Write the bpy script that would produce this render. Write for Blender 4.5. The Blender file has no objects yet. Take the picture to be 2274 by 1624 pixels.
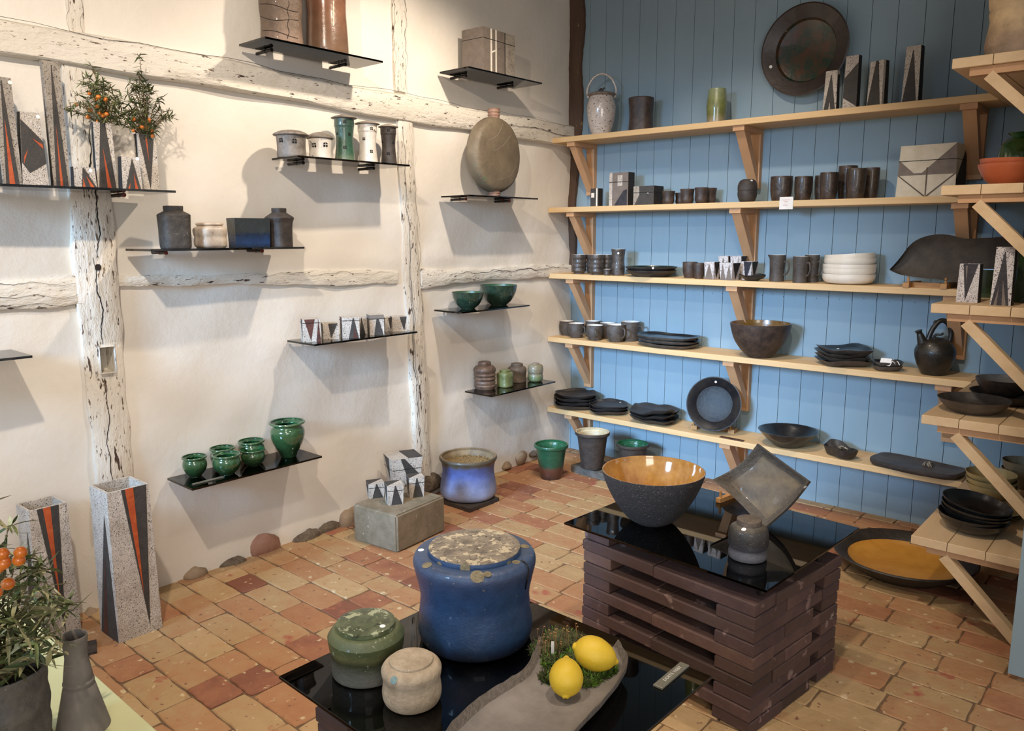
import bpy, bmesh, math, random
import numpy as np
from mathutils import Vector, Matrix, Euler
from mathutils.bvhtree import BVHTree
random.seed(7)
S = bpy.context.scene
COL = S.collection
rad = math.radians
# ------------------------------------------------------------------ camera
CAM = np.array([3.00835, -4.02116, 1.4])
FPX, PITCH, ROLL, YAW = 1734.09, 0.167049, -0.0025675, -0.718233
fw = np.array([math.sin(YAW)*math.cos(PITCH), math.cos(YAW)*math.cos(PITCH), -math.sin(PITCH)])
rt = np.cross(fw, [0, 0, 1.]); rt /= np.linalg.norm(rt); up = np.cross(rt, fw)
rt, up = math.cos(ROLL)*rt+math.sin(ROLL)*up, -math.sin(ROLL)*rt+math.cos(ROLL)*up
cd = bpy.data.cameras.new('camera'); cam = bpy.data.objects.new('camera', cd); COL.objects.link(cam)
cd.sensor_fit = 'HORIZONTAL'; cd.sensor_width = 36; cd.lens = 36*FPX/2274; cd.clip_start = .05
M = Matrix((( rt[0], up[0], -fw[0]), (rt[1], up[1], -fw[1]), (rt[2], up[2], -fw[2]))).to_4x4()
M.translation = Vector(CAM); cam.matrix_world = M; S.camera = cam
# ------------------------------------------------------------------ world, lights, exposure
S.view_settings.view_transform = 'Standard'; S.view_settings.look = 'None'
S.view_settings.gamma = 1; S.view_settings.use_curve_mapping = False
S.view_settings.exposure = 0.74
W = bpy.data.worlds.new('world'); S.world = W; W.use_nodes = True
W.node_tree.nodes['Background'].inputs[0].default_value = (.70, .70, .74, 1)
W.node_tree.nodes['Background'].inputs[1].default_value = .40
def light(name, kind, loc, target, power, col, **k):
    d = bpy.data.lights.new(name, kind); o = bpy.data.objects.new(name, d); COL.objects.link(o)
    o.location = loc; d.energy = power; d.color = col
    o.rotation_euler = (Vector(target)-Vector(loc)).to_track_quat('-Z', 'Y').to_euler()
    for a, b in k.items(): setattr(d, a, b)
    return o
WARM = (1, .85, .69)
light('ceiling_spot', 'SPOT', (1.12, -1.55, 2.80), (.15, -1.55, .8), 66, WARM, spot_size=rad(118), spot_blend=.6, shadow_soft_size=.035)
light('ceiling_spot', 'SPOT', (1.75, -3.75, 2.80), (.1, -2.5, .7), 95, WARM, spot_size=rad(108), spot_blend=.7, shadow_soft_size=.035)
light('ceiling_spot', 'SPOT', (1.3, -1.25, 2.75), (1.15, -.1, .8), 30, WARM, spot_size=rad(80), spot_blend=.7, shadow_soft_size=.04)
light('ceiling_spot', 'SPOT', (2.35, -2.6, 2.80), (1.9, -1.5, .4), 60, WARM, spot_size=rad(92), spot_blend=.8, shadow_soft_size=.05)
light('window_and_fill', 'AREA', (1.0, -6.0, 2.0), (.62, 0, .30), 15, (.40, .66, 1), shape='RECTANGLE', size=1.0, size_y=.9, spread=rad(36))
light('window_and_fill', 'AREA', (4.6, -5.2, 1.7), (1.0, -2., .4), 30, (1, .93, .84), shape='RECTANGLE', size=1.4, size_y=1.3)  # warm fill added behind the camera to the right, not daylight
# ------------------------------------------------------------------ projection helpers
def ray(px, py): return fw + rt*((px-1137)/FPX) - up*((py-812)/FPX)
def at(px, py, z=None, X=None, Y=None):
    d = ray(px, py)
    t = (z-CAM[2])/d[2] if z is not None else ((X-CAM[0])/d[0] if X is not None else (Y-CAM[1])/d[1])
    return CAM+t*d
def pr(P):
    d = np.atleast_2d(P)-CAM; q = d@fw
    return np.stack([1137+FPX*(d@rt)/q, 812-FPX*(d@up)/q], -1)
# ------------------------------------------------------------------ materials
def lin(h):
    h = h.lstrip('#'); v = [int(h[i:i+2], 16)/255 for i in (0, 2, 4)]
    return tuple([(c/12.92 if c <= .04045 else ((c+.055)/1.055)**2.4) for c in v]+[1])
MATS = {}
def mat(name, c1, c2=None, scale=6, rough=.6, bump=.15, bscale=None, specks=None, zr=None, coat=0, stretch=(1, 1, 1), metal=0, contrast=.18, zn=.12, detail=6, bdist=.01):
    """c1/c2 mottled; specks=(scale,threshold,color[,stretch]); zr=[(pos,color)..] glaze zones up the pot"""
    if name in MATS: return MATS[name]
    if not name.startswith(('pine', 'lime', 'blue_paint', 'plank', 'timber', 'old_dark', 'ceiling', 'green_board', 'raku_white', 'raku_grey', 'raku_bright', 'lemon', 'floor', 'field', 'red_field', 'rubble')):
        scale *= 3.2; bscale = bscale*1.6 if bscale else None; contrast = min(contrast, .13)   # pottery is small: fine-grained mottling
    m = bpy.data.materials.new(name); m.use_nodes = True; MATS[name] = m
    N, L = m.node_tree.nodes, m.node_tree.links; b = N['Principled BSDF']
    tc = N.new('ShaderNodeTexCoord')
    def noise(sc, st=(1, 1, 1), det=detail):
        mp = N.new('ShaderNodeMapping'); mp.inputs['Scale'].default_value = st; L.new(tc.outputs['Object'], mp.inputs[0])
        n = N.new('ShaderNodeTexNoise'); n.inputs['Scale'].default_value = sc; n.inputs['Detail'].default_value = det
        n.inputs['Roughness'].default_value = .65; L.new(mp.outputs[0], n.inputs['Vector']); return n
    n1 = noise(scale, stretch); r = N.new('ShaderNodeValToRGB'); L.new(n1.outputs[0], r.inputs[0])
    r.color_ramp.elements[0].position = .5-contrast; r.color_ramp.elements[1].position = .5+contrast
    r.color_ramp.elements[0].color = lin(c1); r.color_ramp.elements[1].color = lin(c2 or c1)
    col = r.outputs[0]
    def mix(f, a, c):
        x = N.new('ShaderNodeMix'); x.data_type = 'RGBA'; L.new(f, x.inputs[0]); L.new(a, x.inputs[6])
        if isinstance(c, tuple): x.inputs[7].default_value = c
        else: L.new(c, x.inputs[7])
        return x.outputs[2]
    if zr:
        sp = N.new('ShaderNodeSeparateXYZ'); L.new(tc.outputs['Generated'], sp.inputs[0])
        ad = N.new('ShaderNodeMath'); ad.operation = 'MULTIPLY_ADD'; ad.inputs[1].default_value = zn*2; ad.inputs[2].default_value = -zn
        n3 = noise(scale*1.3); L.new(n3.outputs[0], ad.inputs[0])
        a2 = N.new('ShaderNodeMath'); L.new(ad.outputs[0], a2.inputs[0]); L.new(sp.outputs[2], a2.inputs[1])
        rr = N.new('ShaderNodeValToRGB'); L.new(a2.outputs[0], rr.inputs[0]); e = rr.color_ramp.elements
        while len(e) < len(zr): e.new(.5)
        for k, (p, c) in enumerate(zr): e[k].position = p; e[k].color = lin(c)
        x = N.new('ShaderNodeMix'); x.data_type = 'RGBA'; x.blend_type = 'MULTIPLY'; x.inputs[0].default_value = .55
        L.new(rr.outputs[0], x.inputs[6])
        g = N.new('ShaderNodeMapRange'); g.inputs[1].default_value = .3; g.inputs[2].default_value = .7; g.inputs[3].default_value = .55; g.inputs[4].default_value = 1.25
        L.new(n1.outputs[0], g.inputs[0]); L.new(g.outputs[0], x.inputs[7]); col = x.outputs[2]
    for s_ in ([specks] if specks and not isinstance(specks, list) else specks or []):
        n2 = noise(s_[0], s_[3] if len(s_) > 3 else (1, 1, 1), 3)
        q = N.new('ShaderNodeMapRange'); q.inputs[1].default_value = s_[1]; q.inputs[2].default_value = s_[1]+.035; L.new(n2.outputs[0], q.inputs[0])
        col = mix(q.outputs[0], col, lin(s_[2]))
    L.new(col, b.inputs['Base Color']); b.inputs['Roughness'].default_value = rough
    if name == 'well_smoke': b.inputs['Specular IOR Level'].default_value = .12
    b.inputs['Metallic'].default_value = metal
    if coat: b.inputs['Coat Weight'].default_value = coat; b.inputs['Coat Roughness'].default_value = .04
    if bump:
        bp = N.new('ShaderNodeBump'); bp.inputs['Strength'].default_value = bump; bp.inputs['Distance'].default_value = bdist
        nb = noise(bscale or scale*4, stretch); L.new(nb.outputs[0], bp.inputs['Height']); L.new(bp.outputs[0], b.inputs['Normal'])
    return m
RAKU = mat('raku_white', 'd2c8bc', 'b0a598', 14, .55, .4, 120, specks=[(380, .56, '#4a413b'), (150, .615, '#2f2926')])
RAKUG = mat('raku_grey', 'aaa092', '857b70', 14, .6, .4, 120, specks=[(240, .57, '#3a332e')])
RAKUB = mat('raku_bright', 'dad4d0', 'b5aeb0', 14, .5, .3, 120, specks=[(330, .56, '#35303a'), (140, .61, '#26222a')])
SLATE = mat('slate_black', '33302d', '3f3a36', 10, .65, .3, 60)
SLATEB = mat('slate_blue_black', '221f22', '312d33', 10, .5, .3, 60)
ORANGE = mat('orange_glaze', 'a5431f', 'bd5a2e', 14, .5, .2, 60)
BROWNT = mat('brown_triangle', '5a2d1f', '3a1e18', 14, .6, .2, 60)
DARKCLAY = mat('dark_clay', '2e2824', '453c36', 9, .62, .35, 60, bdist=.004)
DARKBROWN = mat('dark_brown_clay', '2d2420', '4a3a30', 9, .5, .3, 60, bdist=.004)
DARKPLATE = mat('dark_plate', '26221f', '3a3430', 8, .5, .3, 40, bdist=.004)
BLACKGL = mat('black_glaze', '121416', '1f2224', 6, .28, .15, 40, coat=.25, bdist=.003)
CREAM = mat('cream_glaze', 'd8cfbf', 'e6dfd2', 8, .25, .05, coat=.5)
WHITEBOWL = mat('white_bowl_glaze', 'ddd2bf', 'ebe2d2', 4, .28, .05, coat=.5)
SHINE = mat('white_liner', 'cfcac4', 'e0dcd6', 8, .25, .05, coat=.5)
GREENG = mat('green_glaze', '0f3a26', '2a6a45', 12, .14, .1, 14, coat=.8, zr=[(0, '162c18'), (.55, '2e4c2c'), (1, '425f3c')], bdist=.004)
GREENIN = mat('green_inside', '0e2f1d', '2b5a33', 10, .15, .1, coat=.8)
GREENBOWL = mat('green_bowl_glaze', '1c2e24', '2c3f30', 14, .25, .2, 40, coat=.5, specks=(60, .66, '#4a3a22'), bdist=.004)
GREENRIM = mat('green_bowl_inside', '2f5a40', '3c4a38', 12, .3, .1, coat=.4)
BARKY = mat('bark_stoneware', '5f4a38', '7c6650', 7, .5, .8, 20, coat=.2, bdist=.01, zr=[(0, '8a7060'), (.12, '6a5645'), (1, '54463a')])
RUST = mat('rust_glaze', '5c3426', '7a4a34', 5, .22, .15, 20, coat=.6, zr=[(0, '6e5846'), (.3, '74503c'), (1, '5a3a2c')])
STONEJAR = mat('charcoal_stoneware', '2f2a26', '463f38', 12, .62, .6, 45, specks=(70, .68, '#7a746c'), bdist=.006)
CREAMJAR = mat('smoked_cream', 'c8b7a2', 'a18f7d', 5, .45, .2, 30, coat=.2, specks=(60, .68, '#6a5a4c'))
BLUEBLACK = mat('blue_black_glaze', '2b3238', '1d2126', 8, .35, .4, 30, coat=.3, zr=[(0, '16283f'), (.18, '203a63'), (.42, '1b2b44'), (.55, '33383a'), (1, '2e3436')])
TEAL = mat('teal_crackle', '1f5a4c', '2e6a58', 14, .25, .2, 60, coat=.5, zr=[(0, '6e7a62'), (.2, '365a46'), (1, '34493e')])
HOUSEGREY = mat('smoked_grey_clay', '5e564e', '8a8178', 6, .5, .2, 40)
HOUSEWHITE = mat('white_crackle', 'cfc6ba', 'e0d8cc', 8, .35, .1, 40, coat=.3, specks=(60, .66, '#5a4e46'))
HOUSEDARK = mat('house_dark', '4a423c', '2e2926', 6, .55, .2, 40)
ROOFM = mat('house_roof', '6a5f54', '8f8478', 10, .55, .3, 60)
HOLE = mat('dark_hole', '0c0a09', '0c0a09', 5, .9, 0)
FLASKM = mat('flask_ash', '665a49', '80725c', 2, .55, .3, 40, specks=(5, .62, '#6e7458'))
FLASKN = mat('flask_pink', '8a6a5a', '9a7a68', 12, .5, .3, 40)
CONC = mat('concrete_block', '70644f', '877a66', 4, .85, .5, 60, specks=[(38, .66, '#a89c88'), (90, .68, '#3a332c')], bdist=.006)
BLUEPOT = mat('blue_smoke_pot', '4d5fa0', '7a86b8', 5, .5, .2, 40, coat=.15, zr=[(0, '8d8f9c'), (.3, '7f8bb2'), (.6, '5464a0'), (.8, '4a5688'), (.88, '57503f'), (1, '4a4034')], zn=.16)
GRAVEL = mat('grog_sand', '9a7a48', 'c8a870', 90, .9, 1, 120, specks=(110, .58, '#3f2d18'), bdist=.02)
PLANTGREEN = mat('plant_pot_green', '1c4d36', '2a6347', 10, .3, .2, 30, coat=.4, zr=[(0, '3a241c'), (.28, '5a3528'), (.42, '1f4a35'), (1, '1c5238')])
CLAYPOT = mat('brown_flowerpot', '2f2620', '41352c', 9, .7, .3, 60)
SLAB = mat('stone_slab', '4e4a44', '6a655e', 8, .85, .6, 50)
SLABD = mat('dark_slab', '2b241f', '3f352e', 8, .75, .6, 50)
JARW = mat('speckled_white', 'c6b8ac', 'd4c8bc', 6, .2, .05, coat=.6, specks=(75, .60, '#5a4e50', (1, 1, 1.6)))
VASEG = mat('olive_vase', '6a7148', '7f8558', 8, .25, .15, 40, coat=.5, zr=[(0, 'b0a088'), (.12, '8a7f60'), (.3, '6a6f3a'), (.6, '747a4a'), (1, '8a9470')])
PLATEW = mat('wall_plate', '2e2624', '3b302c', 5, .38, .15, 30, coat=.2)
PLATEWIN = mat('wall_plate_well', '16332a', '4a3020', 5, .2, .1, 20, coat=.6, contrast=.1)
BIGBOX = mat('box_cream', 'c2b7a0', 'd0c6b2', 6, .5, .15, 40, specks=(60, .70, '#3f3630'))
DARKSIDE = mat('box_dark_side', '1c1815', '241f1b', 6, .7, .2, 40)  # near-black colour for side faces and side wedges of the boxes
ASHGREY = mat('ash_grey_band', '6b6058', '766b62', 10, .6, .2, 50)
BIGDISH = mat('long_dish_stoneware', '3b352f', '4a433b', 6, .75, .5, 60, bdist=.006)
AMBER = mat('amber_glaze', '946428', 'ac7c3c', 7, .1, .06, 12, coat=1, specks=(14, .70, '#6a4014'), bdist=.003)
AMBERD = mat('amber_dark', '6a4a22', '7d5828', 9, .2, .1, coat=.7)
BOWLOUT = mat('granite_black', '2a2828', '3b3838', 40, .7, 1, 110, specks=(170, .62, '#7a6e64'), bdist=.006)
RIMSTONE = mat('rim_pale_stone', '8f7f6b', '5a4f44', 60, .7, .8, 110)
TEAPOT = mat('teapot_black', '1e1c18', '2b2823', 8, .35, .2, 40, coat=.15)
ORANGEBOWL = mat('orange_bowl', 'b35a38', 'bd643e', 4, .4, .05, coat=.2)
GREENPOT = mat('green_globe_glaze', '1f4a1c', '2f5f28', 6, .08, .03, coat=1)
YELLOWB = mat('straw_bowl', 'a58f5c', 'b39c68', 5, .45, .1, 30, coat=.2)
PALEV = mat('pale_fired_clay', 'c0a07c', 'a98a68', 5, .6, .5, 14, zr=[(0, '9a8470'), (.14, 'a88e74'), (.28, 'd6b88e'), (1, 'dcc29a')], bdist=.02)
GREENSQ = mat('green_square_glaze', '2a3f1c', '1c3018', 5, .2, .1, coat=.6)
TABJAR = mat('raku_jar', '3d3c3e', '2a292b', 8, .45, .3, 50, coat=.15, zr=[(0, '5d5c60'), (.3, '525156'), (.5, '302f30'), (.9, '38342f'), (1, '5a544a')], specks=(120, .68, '#9a938a'))
SQDISH = mat('raku_square_dish', '736650', '544b40', 4, .5, .3, 30, coat=.15, specks=(3, .66, '#857c6c'))
SQRIM = mat('raku_dish_rim', '5a534b', '6a635a', 20, .6, 1, 60)
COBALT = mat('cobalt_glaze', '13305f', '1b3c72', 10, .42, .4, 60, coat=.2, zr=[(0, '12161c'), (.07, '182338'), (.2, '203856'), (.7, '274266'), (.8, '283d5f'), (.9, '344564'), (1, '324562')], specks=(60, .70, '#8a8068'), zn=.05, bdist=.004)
LIDASH = mat('ash_lid', '5b5146', '8a7e6c', 9, .75, .5, 50, specks=[(34, .55, '#b0a286'), (90, .62, '#3a322b')], bdist=.006)
GREENJ = mat('moss_green_jar', '4a5a2c', '35451f', 6, .5, .5, 60, coat=.2, zr=[(0, '5c5a52'), (.3, '4f5046'), (.50, '33361f'), (.64, '5a5a36'), (.8, '47502e'), (1, '555c3c')], specks=(50, .66, '#8a8f78'), bdist=.005)
GREENL = mat('moss_green_lid', '5a6344', '343c28', 8, .35, .4, 40, coat=.4, specks=[(34, .56, '#9a9f80'), (70, .63, '#2c3020')], bdist=.005)
CREAMJ = mat('cream_stone_jar', 'b5a48c', '9a8972', 8, .7, .6, 60, specks=[(10, .7, '#6a5a48'), (80, .68, '#c5b8a4')], bdist=.006)
GUTTER = mat('grey_trough', '78716b', '8a827b', 4, .6, .3, 40, bdist=.004)
GUTRIM = mat('trough_rim', '6e655c', '857a70', 40, .75, 1, 90)
LEMON = mat('lemon_peel', 'cfab26', 'd8b832', 5, .48, .6, 90, coat=.0, bdist=.002)
STEMD = mat('lemon_stem', '5a4a20', '5a4a20', 5, .8, 0)
MOSSG = mat('moss_green', '3f5c1c', '678a2c', 30, .8, 0)
MOSSD = mat('moss_olive', '2c3216', '4a4a22', 30, .8, 0)
MOSSB = mat('moss_stalk', '8a6038', 'a07848', 30, .8, 0)
METAL = mat('brushed_metal', '8b8778', '9a9686', 30, .4, .1, stretch=(1, 12, 1), metal=.6)
LETTER = mat('engraved_letters', 'd8d6cc', 'd8d6cc', 5, .5, 0)
PAPER = mat('paper_white', 'e4e0da', 'eeeae4', 5, .7, 0)
INKRED = mat('faded_red_ink', 'c98a7a', 'c98a7a', 5, .8, 0)
GREYV = mat('matte_grey_clay', '6c655e', '787169', 6, .8, .1, 60)
COILPOT = mat('ribbed_grey_pot', '45403c', '625c56', 7, .7, .5, 40, specks=(80, .69, '#7a746e'))
SOIL = mat('potting_soil', '1d1510', '2f231b', 40, .95, 1, 60)
LEAFM = mat('leaf_green', '4f5a34', '6f7848', 20, .5, 0)
LEAFD = mat('leaf_dark', '2f3a1c', '454e28', 20, .55, 0)
LEAFP = mat('leaf_olive', '7f7c58', '9c9670', 20, .55, 0)
TWIG = mat('twig', '5a4a30', '6e5c3e', 20, .8, 0)
BERRY = mat('berry_orange', 'c5631c', 'd97c28', 10, .3, 0, coat=.4)
BOARDG = mat('green_board', 'b4b488', 'bcbc90', 3, .6, .02)
PINE = mat('pine_along_x', 'c6a270', 'dcbc8c', 7, .6, .15, 20, stretch=(.12, 1.6, 2.2), contrast=.25, specks=(2.2, .74, '#9a6a38'))
PINEY = mat('pine_along_y', 'c6a67c', 'dcc09a', 7, .6, .15, 20, stretch=(1.6, .12, 2.2), contrast=.25, specks=(2.2, .74, '#9a6a38'))
PINEZ = mat('pine_brackets', 'b48a62', 'c89c74', 7, .6, .15, 20, stretch=(1.6, 1.6, .2), contrast=.25, specks=(9, .72, '#7a4a24'))
EASEL = mat('beech_stand', 'a87a48', 'bd8e5a', 12, .6, .1, stretch=(.3, 1, 1))
PLASTER = mat('lime_plaster', 'd9d2c6', 'e0dad0', 2.2, .9, .2, 9, bdist=.02)
BLUEP = mat('blue_paint', '8299a6', '889fac', 3, .5, .12, 18, stretch=(1, 1, .3), specks=(9, .80, '#31465c'))
GAP = mat('plank_gap', '0f1318', '0f1318', 3, .9, 0)
WTX = mat('limewashed_timber_y', 'd2cabb', 'ddd6ca', 4, .8, .8, 14, stretch=(1, .35, 1), specks=[(34, .635, '#4a3a30', (1, .3, 1.3)), (80, .635, '#6a5848', (1, .3, 1.3))], bdist=.02)
WTZ = mat('limewashed_timber_z', 'd0c8ba', 'dcd5c9', 4, .8, .8, 14, stretch=(1, 1, .35), specks=[(34, .625, '#4a3a30', (1, 1.3, .3)), (80, .62, '#6a5848', (1, 1.3, .3))], bdist=.02)
CRACK = mat('timber_crack', '1c1410', '2a1e18', 9, .9, 0)
OLDBEAM = mat('old_dark_timber', '3a2a1e', '5a4230', 8, .75, .8, 16, stretch=(1, 1, .15), specks=(30, .70, '#8a7250', (1, 1, .3)), bdist=.02)
FIELD = mat('fieldstone', '86725c', 'a08a72', 7, .85, .5, 40, bdist=.01)
REDST = mat('red_fieldstone', '83594a', '9a7460', 9, .85, .5, 40)
RUBBLE = mat('rubble', '8a7a66', '5a4a3c', 24, .9, 1, 60, bdist=.02)
MORTAR = mat('floor_mortar', '5f4a38', '7a6248', 20, .95, .6, 60)
BLACKROD = mat('shelf_rod', '15110f', '1c1613', 5, .35, 0)
REDCAP = mat('rod_cap', '6a2a1c', '6a2a1c', 5, .4, 0)
CEILM = mat('ceiling_boards', '8a7c6c', '9a8c7a', 3, .8, .1)
def brickmat(name, cols, seedattr='tone', specks=None, bump=.7, bscale=28, dist=.006, mott=.5):
    m = bpy.data.materials.new(name); m.use_nodes = True; N, L = m.node_tree.nodes, m.node_tree.links; b = N['Principled BSDF']
    a = N.new('ShaderNodeAttribute'); a.attribute_name = seedattr
    tc = N.new('ShaderNodeTexCoord'); n = N.new('ShaderNodeTexNoise'); n.inputs['Scale'].default_value = 9; n.inputs['Detail'].default_value = 8; n.inputs['Roughness'].default_value = .7
    L.new(tc.outputs['Object'], n.inputs[0])
    ma = N.new('ShaderNodeMath'); ma.operation = 'MULTIPLY_ADD'; L.new(n.outputs[0], ma.inputs[0]); ma.inputs[1].default_value = mott; L.new(a.outputs['Fac'], ma.inputs[2])
    sb = N.new('ShaderNodeMath'); sb.operation = 'SUBTRACT'; L.new(ma.outputs[0], sb.inputs[0]); sb.inputs[1].default_value = mott*.5
    r = N.new('ShaderNodeValToRGB'); e = r.color_ramp.elements
    while len(e) < len(cols): e.new(.5)
    for k, c in enumerate(cols): e[k].position = k/(len(cols)-1); e[k].color = lin(c)
    L.new(sb.outputs[0], r.inputs[0]); col = r.outputs[0]
    for (sc, th, c) in specks or []:
        n2 = N.new('ShaderNodeTexNoise'); n2.inputs['Scale'].default_value = sc; n2.inputs['Detail'].default_value = 5; L.new(tc.outputs['Object'], n2.inputs[0])
        q = N.new('ShaderNodeMapRange'); q.inputs[1].default_value = th; q.inputs[2].default_value = th+.05; L.new(n2.outputs[0], q.inputs[0])
        x = N.new('ShaderNodeMix'); x.data_type = 'RGBA'; L.new(q.outputs[0], x.inputs[0]); L.new(col, x.inputs[6]); x.inputs[7].default_value = lin(c); col = x.outputs[2]
    L.new(col, b.inputs['Base Color']); b.inputs['Roughness'].default_value = .72
    nb = N.new('ShaderNodeTexNoise'); nb.inputs['Scale'].default_value = bscale; nb.inputs['Detail'].default_value = 8; L.new(tc.outputs['Object'], nb.inputs[0])
    bp = N.new('ShaderNodeBump'); bp.inputs['Strength'].default_value = bump; bp.inputs['Distance'].default_value = dist; L.new(nb.outputs[0], bp.inputs['Height']); L.new(bp.outputs[0], b.inputs['Normal'])
    return m
FLOORB = brickmat('old_floor_brick', ['7c4c38', '925f44', '9f704c', 'a47b56', 'a68a62', 'b0926a', 'a88056'], specks=[(26, .64, '#c2ac88'), (40, .65, '#7a5640'), (7, .64, '#9a5a44')], mott=.75)
STACKB = brickmat('dark_red_brick', ['3a2a24', '4c3830', '473433', '5c443d', '6c5444'], specks=[(15, .64, '#7d6660'), (7, .70, '#8f8078')], mott=.8)
def glassmat(name, tint, ior=1.5):
    m = bpy.data.materials.new(name); m.use_nodes = True; N, L = m.node_tree.nodes, m.node_tree.links
    N.remove(N['Principled BSDF']); out = N['Material Output']
    t = N.new('ShaderNodeBsdfTransparent'); t.inputs[0].default_value = (*tint, 1)
    g = N.new('ShaderNodeBsdfGlossy'); g.inputs['Roughness'].default_value = .02; g.inputs[0].default_value = (.95, .95, .95, 1)
    f = N.new('ShaderNodeFresnel'); f.inputs[0].default_value = ior
    x = N.new('ShaderNodeMixShader'); L.new(f.outputs[0], x.inputs[0]); L.new(t.outputs[0], x.inputs[1]); L.new(g.outputs[0], x.inputs[2]); L.new(x.outputs[0], out.inputs[0])
    return m
SMOKE = glassmat('smoked_glass', (.20, .20, .20)); SMOKET = glassmat('smoked_table_glass', (.17, .165, .16))
# ------------------------------------------------------------------ object helpers
def props(o, label=None, cat=None, group=None, kind=None):
    if label: o['label'] = label
    if cat: o['category'] = cat
    if group: o['group'] = group
    if kind: o['kind'] = kind
    return o
def E(name, loc, label, cat, group=None, rz=0):
    o = bpy.data.objects.new(name, None); COL.objects.link(o); o.location = loc; o.rotation_euler = (0, 0, rz)
    o.empty_display_size = .05; return props(o, label, cat, group)
def O(name, V, F, mats, fm=None, parent=None, loc=(0, 0, 0), smooth=True, angle=40, tone=None):
    me = bpy.data.meshes.new(name); me.from_pydata([tuple(map(float, v)) for v in V], [], F)
    for m in (mats if isinstance(mats, (list, tuple)) else [mats]): me.materials.append(m)
    if fm is not None: me.polygons.foreach_set('material_index', fm)
    if smooth: me.shade_smooth(); me.set_sharp_from_angle(angle=rad(angle))
    if tone is not None:
        a = me.attributes.new('tone', 'FLOAT', 'FACE'); a.data.foreach_set('value', tone)
    me.validate(); me.update()
    o = bpy.data.objects.new(name, me); COL.objects.link(o); o.location = loc
    if parent is not None: o.parent = parent
    return o
class B:
    """collects boxes, tubes, polygons into one mesh"""
    def __init__(s): s.V = []; s.F = []; s.M = []; s.T = []
    def add(s, V, F, m=0, t=0):
        k = len(s.V); s.V += [tuple(v) for v in V]; s.F += [tuple(k+i for i in f) for f in F]; s.M += ([m]*len(F) if isinstance(m, int) else list(m)); s.T += [t]*len(F); return s
    def box(s, lo, hi, m=0, rz=0, c=None, t=0, bev=0):
        x0, y0, z0 = lo; x1, y1, z1 = hi
        if bev:
            V = []; F = []
            for (z, i) in ((z0, bev), (z0+bev, 0), (z1-bev, 0), (z1, bev)):
                V += [(x0+i, y0+i, z), (x1-i, y0+i, z), (x1-i, y1-i, z), (x0+i, y1-i, z)]
            F = [(3, 2, 1, 0), (12, 13, 14, 15)]
            for k in range(3):
                for j in range(4): F.append((4*k+j, 4*k+(j+1) % 4, 4*k+4+(j+1) % 4, 4*k+4+j))
        else:
            V = [(x0, y0, z0), (x1, y0, z0), (x1, y1, z0), (x0, y1, z0), (x0, y0, z1), (x1, y0, z1), (x1, y1, z1), (x0, y1, z1)]
            F = [(3, 2, 1, 0), (4, 5, 6, 7), (0, 1, 5, 4), (1, 2, 6, 5), (2, 3, 7, 6), (3, 0, 4, 7)]
        if rz:
            cx, cy = c or ((x0+x1)/2, (y0+y1)/2); co, si = math.cos(rz), math.sin(rz)
            V = [(cx+(x-cx)*co-(y-cy)*si, cy+(x-cx)*si+(y-cy)*co, z) for x, y, z in V]
        return s.add(V, F, m, t)
    def bar(s, a, b, w, h, m=0, upv=(0, 0, 1)):
        a, b = Vector(a), Vector(b); d = (b-a).normalized(); q = d.cross(Vector(upv)).normalized(); p = q.cross(d).normalized()
        V = [e+q*(i*w/2)+p*(j*h/2) for e in (a, b) for i, j in ((-1, -1), (1, -1), (1, 1), (-1, 1))]
        return s.add(V, [(3, 2, 1, 0), (4, 5, 6, 7), (0, 1, 5, 4), (1, 2, 6, 5), (2, 3, 7, 6), (3, 0, 4, 7)], m)
    def tube(s, P, R, n=10, m=0, flat=1):
        P = [Vector(p) for p in P]; R = R if isinstance(R, (list, tuple)) else [R]*len(P); V = []; q = None
        for i, p in enumerate(P):
            d = (P[min(i+1, len(P)-1)]-P[max(i-1, 0)]).normalized()
            if q is None:
                q = d.cross(Vector((.31, .17, .93)))
                if q.length < .2: q = d.cross(Vector((1, 0, 0)))
            q = (q-d*q.dot(d)).normalized(); w = d.cross(q)
            V += [p+(q*math.cos(2*math.pi*k/n)*flat+w*math.sin(2*math.pi*k/n))*R[i] for k in range(n)]
        F = [(i*n+k, i*n+(k+1) % n, (i+1)*n+(k+1) % n, (i+1)*n+k) for i in range(len(P)-1) for k in range(n)]
        F += [tuple(range(n))[::-1], tuple((len(P)-1)*n+k for k in range(n))]
        return s.add(V, F, m)
    def build(s, name, mats, parent=None, loc=(0, 0, 0), **k):
        return O(name, s.V, s.F, mats, s.M, parent, loc, tone=s.T if k.pop('tone', False) else None, **k)
def arc(pts, n=8):
    """Catmull-Rom through points"""
    P = [Vector(p) for p in pts]; P = [P[0]*2-P[1]]+P+[P[-1]*2-P[-2]]; out = []
    for i in range(1, len(P)-2):
        for k in range(n):
            t = k/n; a, b, c, d = P[i-1:i+3]
            out.append(.5*((2*b)+(c-a)*t+(2*a-5*b+4*c-d)*t*t+(3*b-a-3*c+d)*t**3))
    out.append(P[-2]); return out
def spl(prof, n=4):
    if n <= 1: return list(prof)
    o = []; seg = [prof[0]]
    def flush(seg):
        if len(seg) < 2: return
        for p in arc([(a, b, 0) for a, b in seg], n): o.append((max(p.x, 0), p.y))
    for a, b in zip(prof, prof[1:]):
        if a == b: flush(seg); seg = [b]
        else: seg.append(b)
    flush(seg); r = []
    for p in o:
        if not r or abs(p[0]-r[-1][0])+abs(p[1]-r[-1][1]) > 1e-5: r.append(p)
    return r
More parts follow.
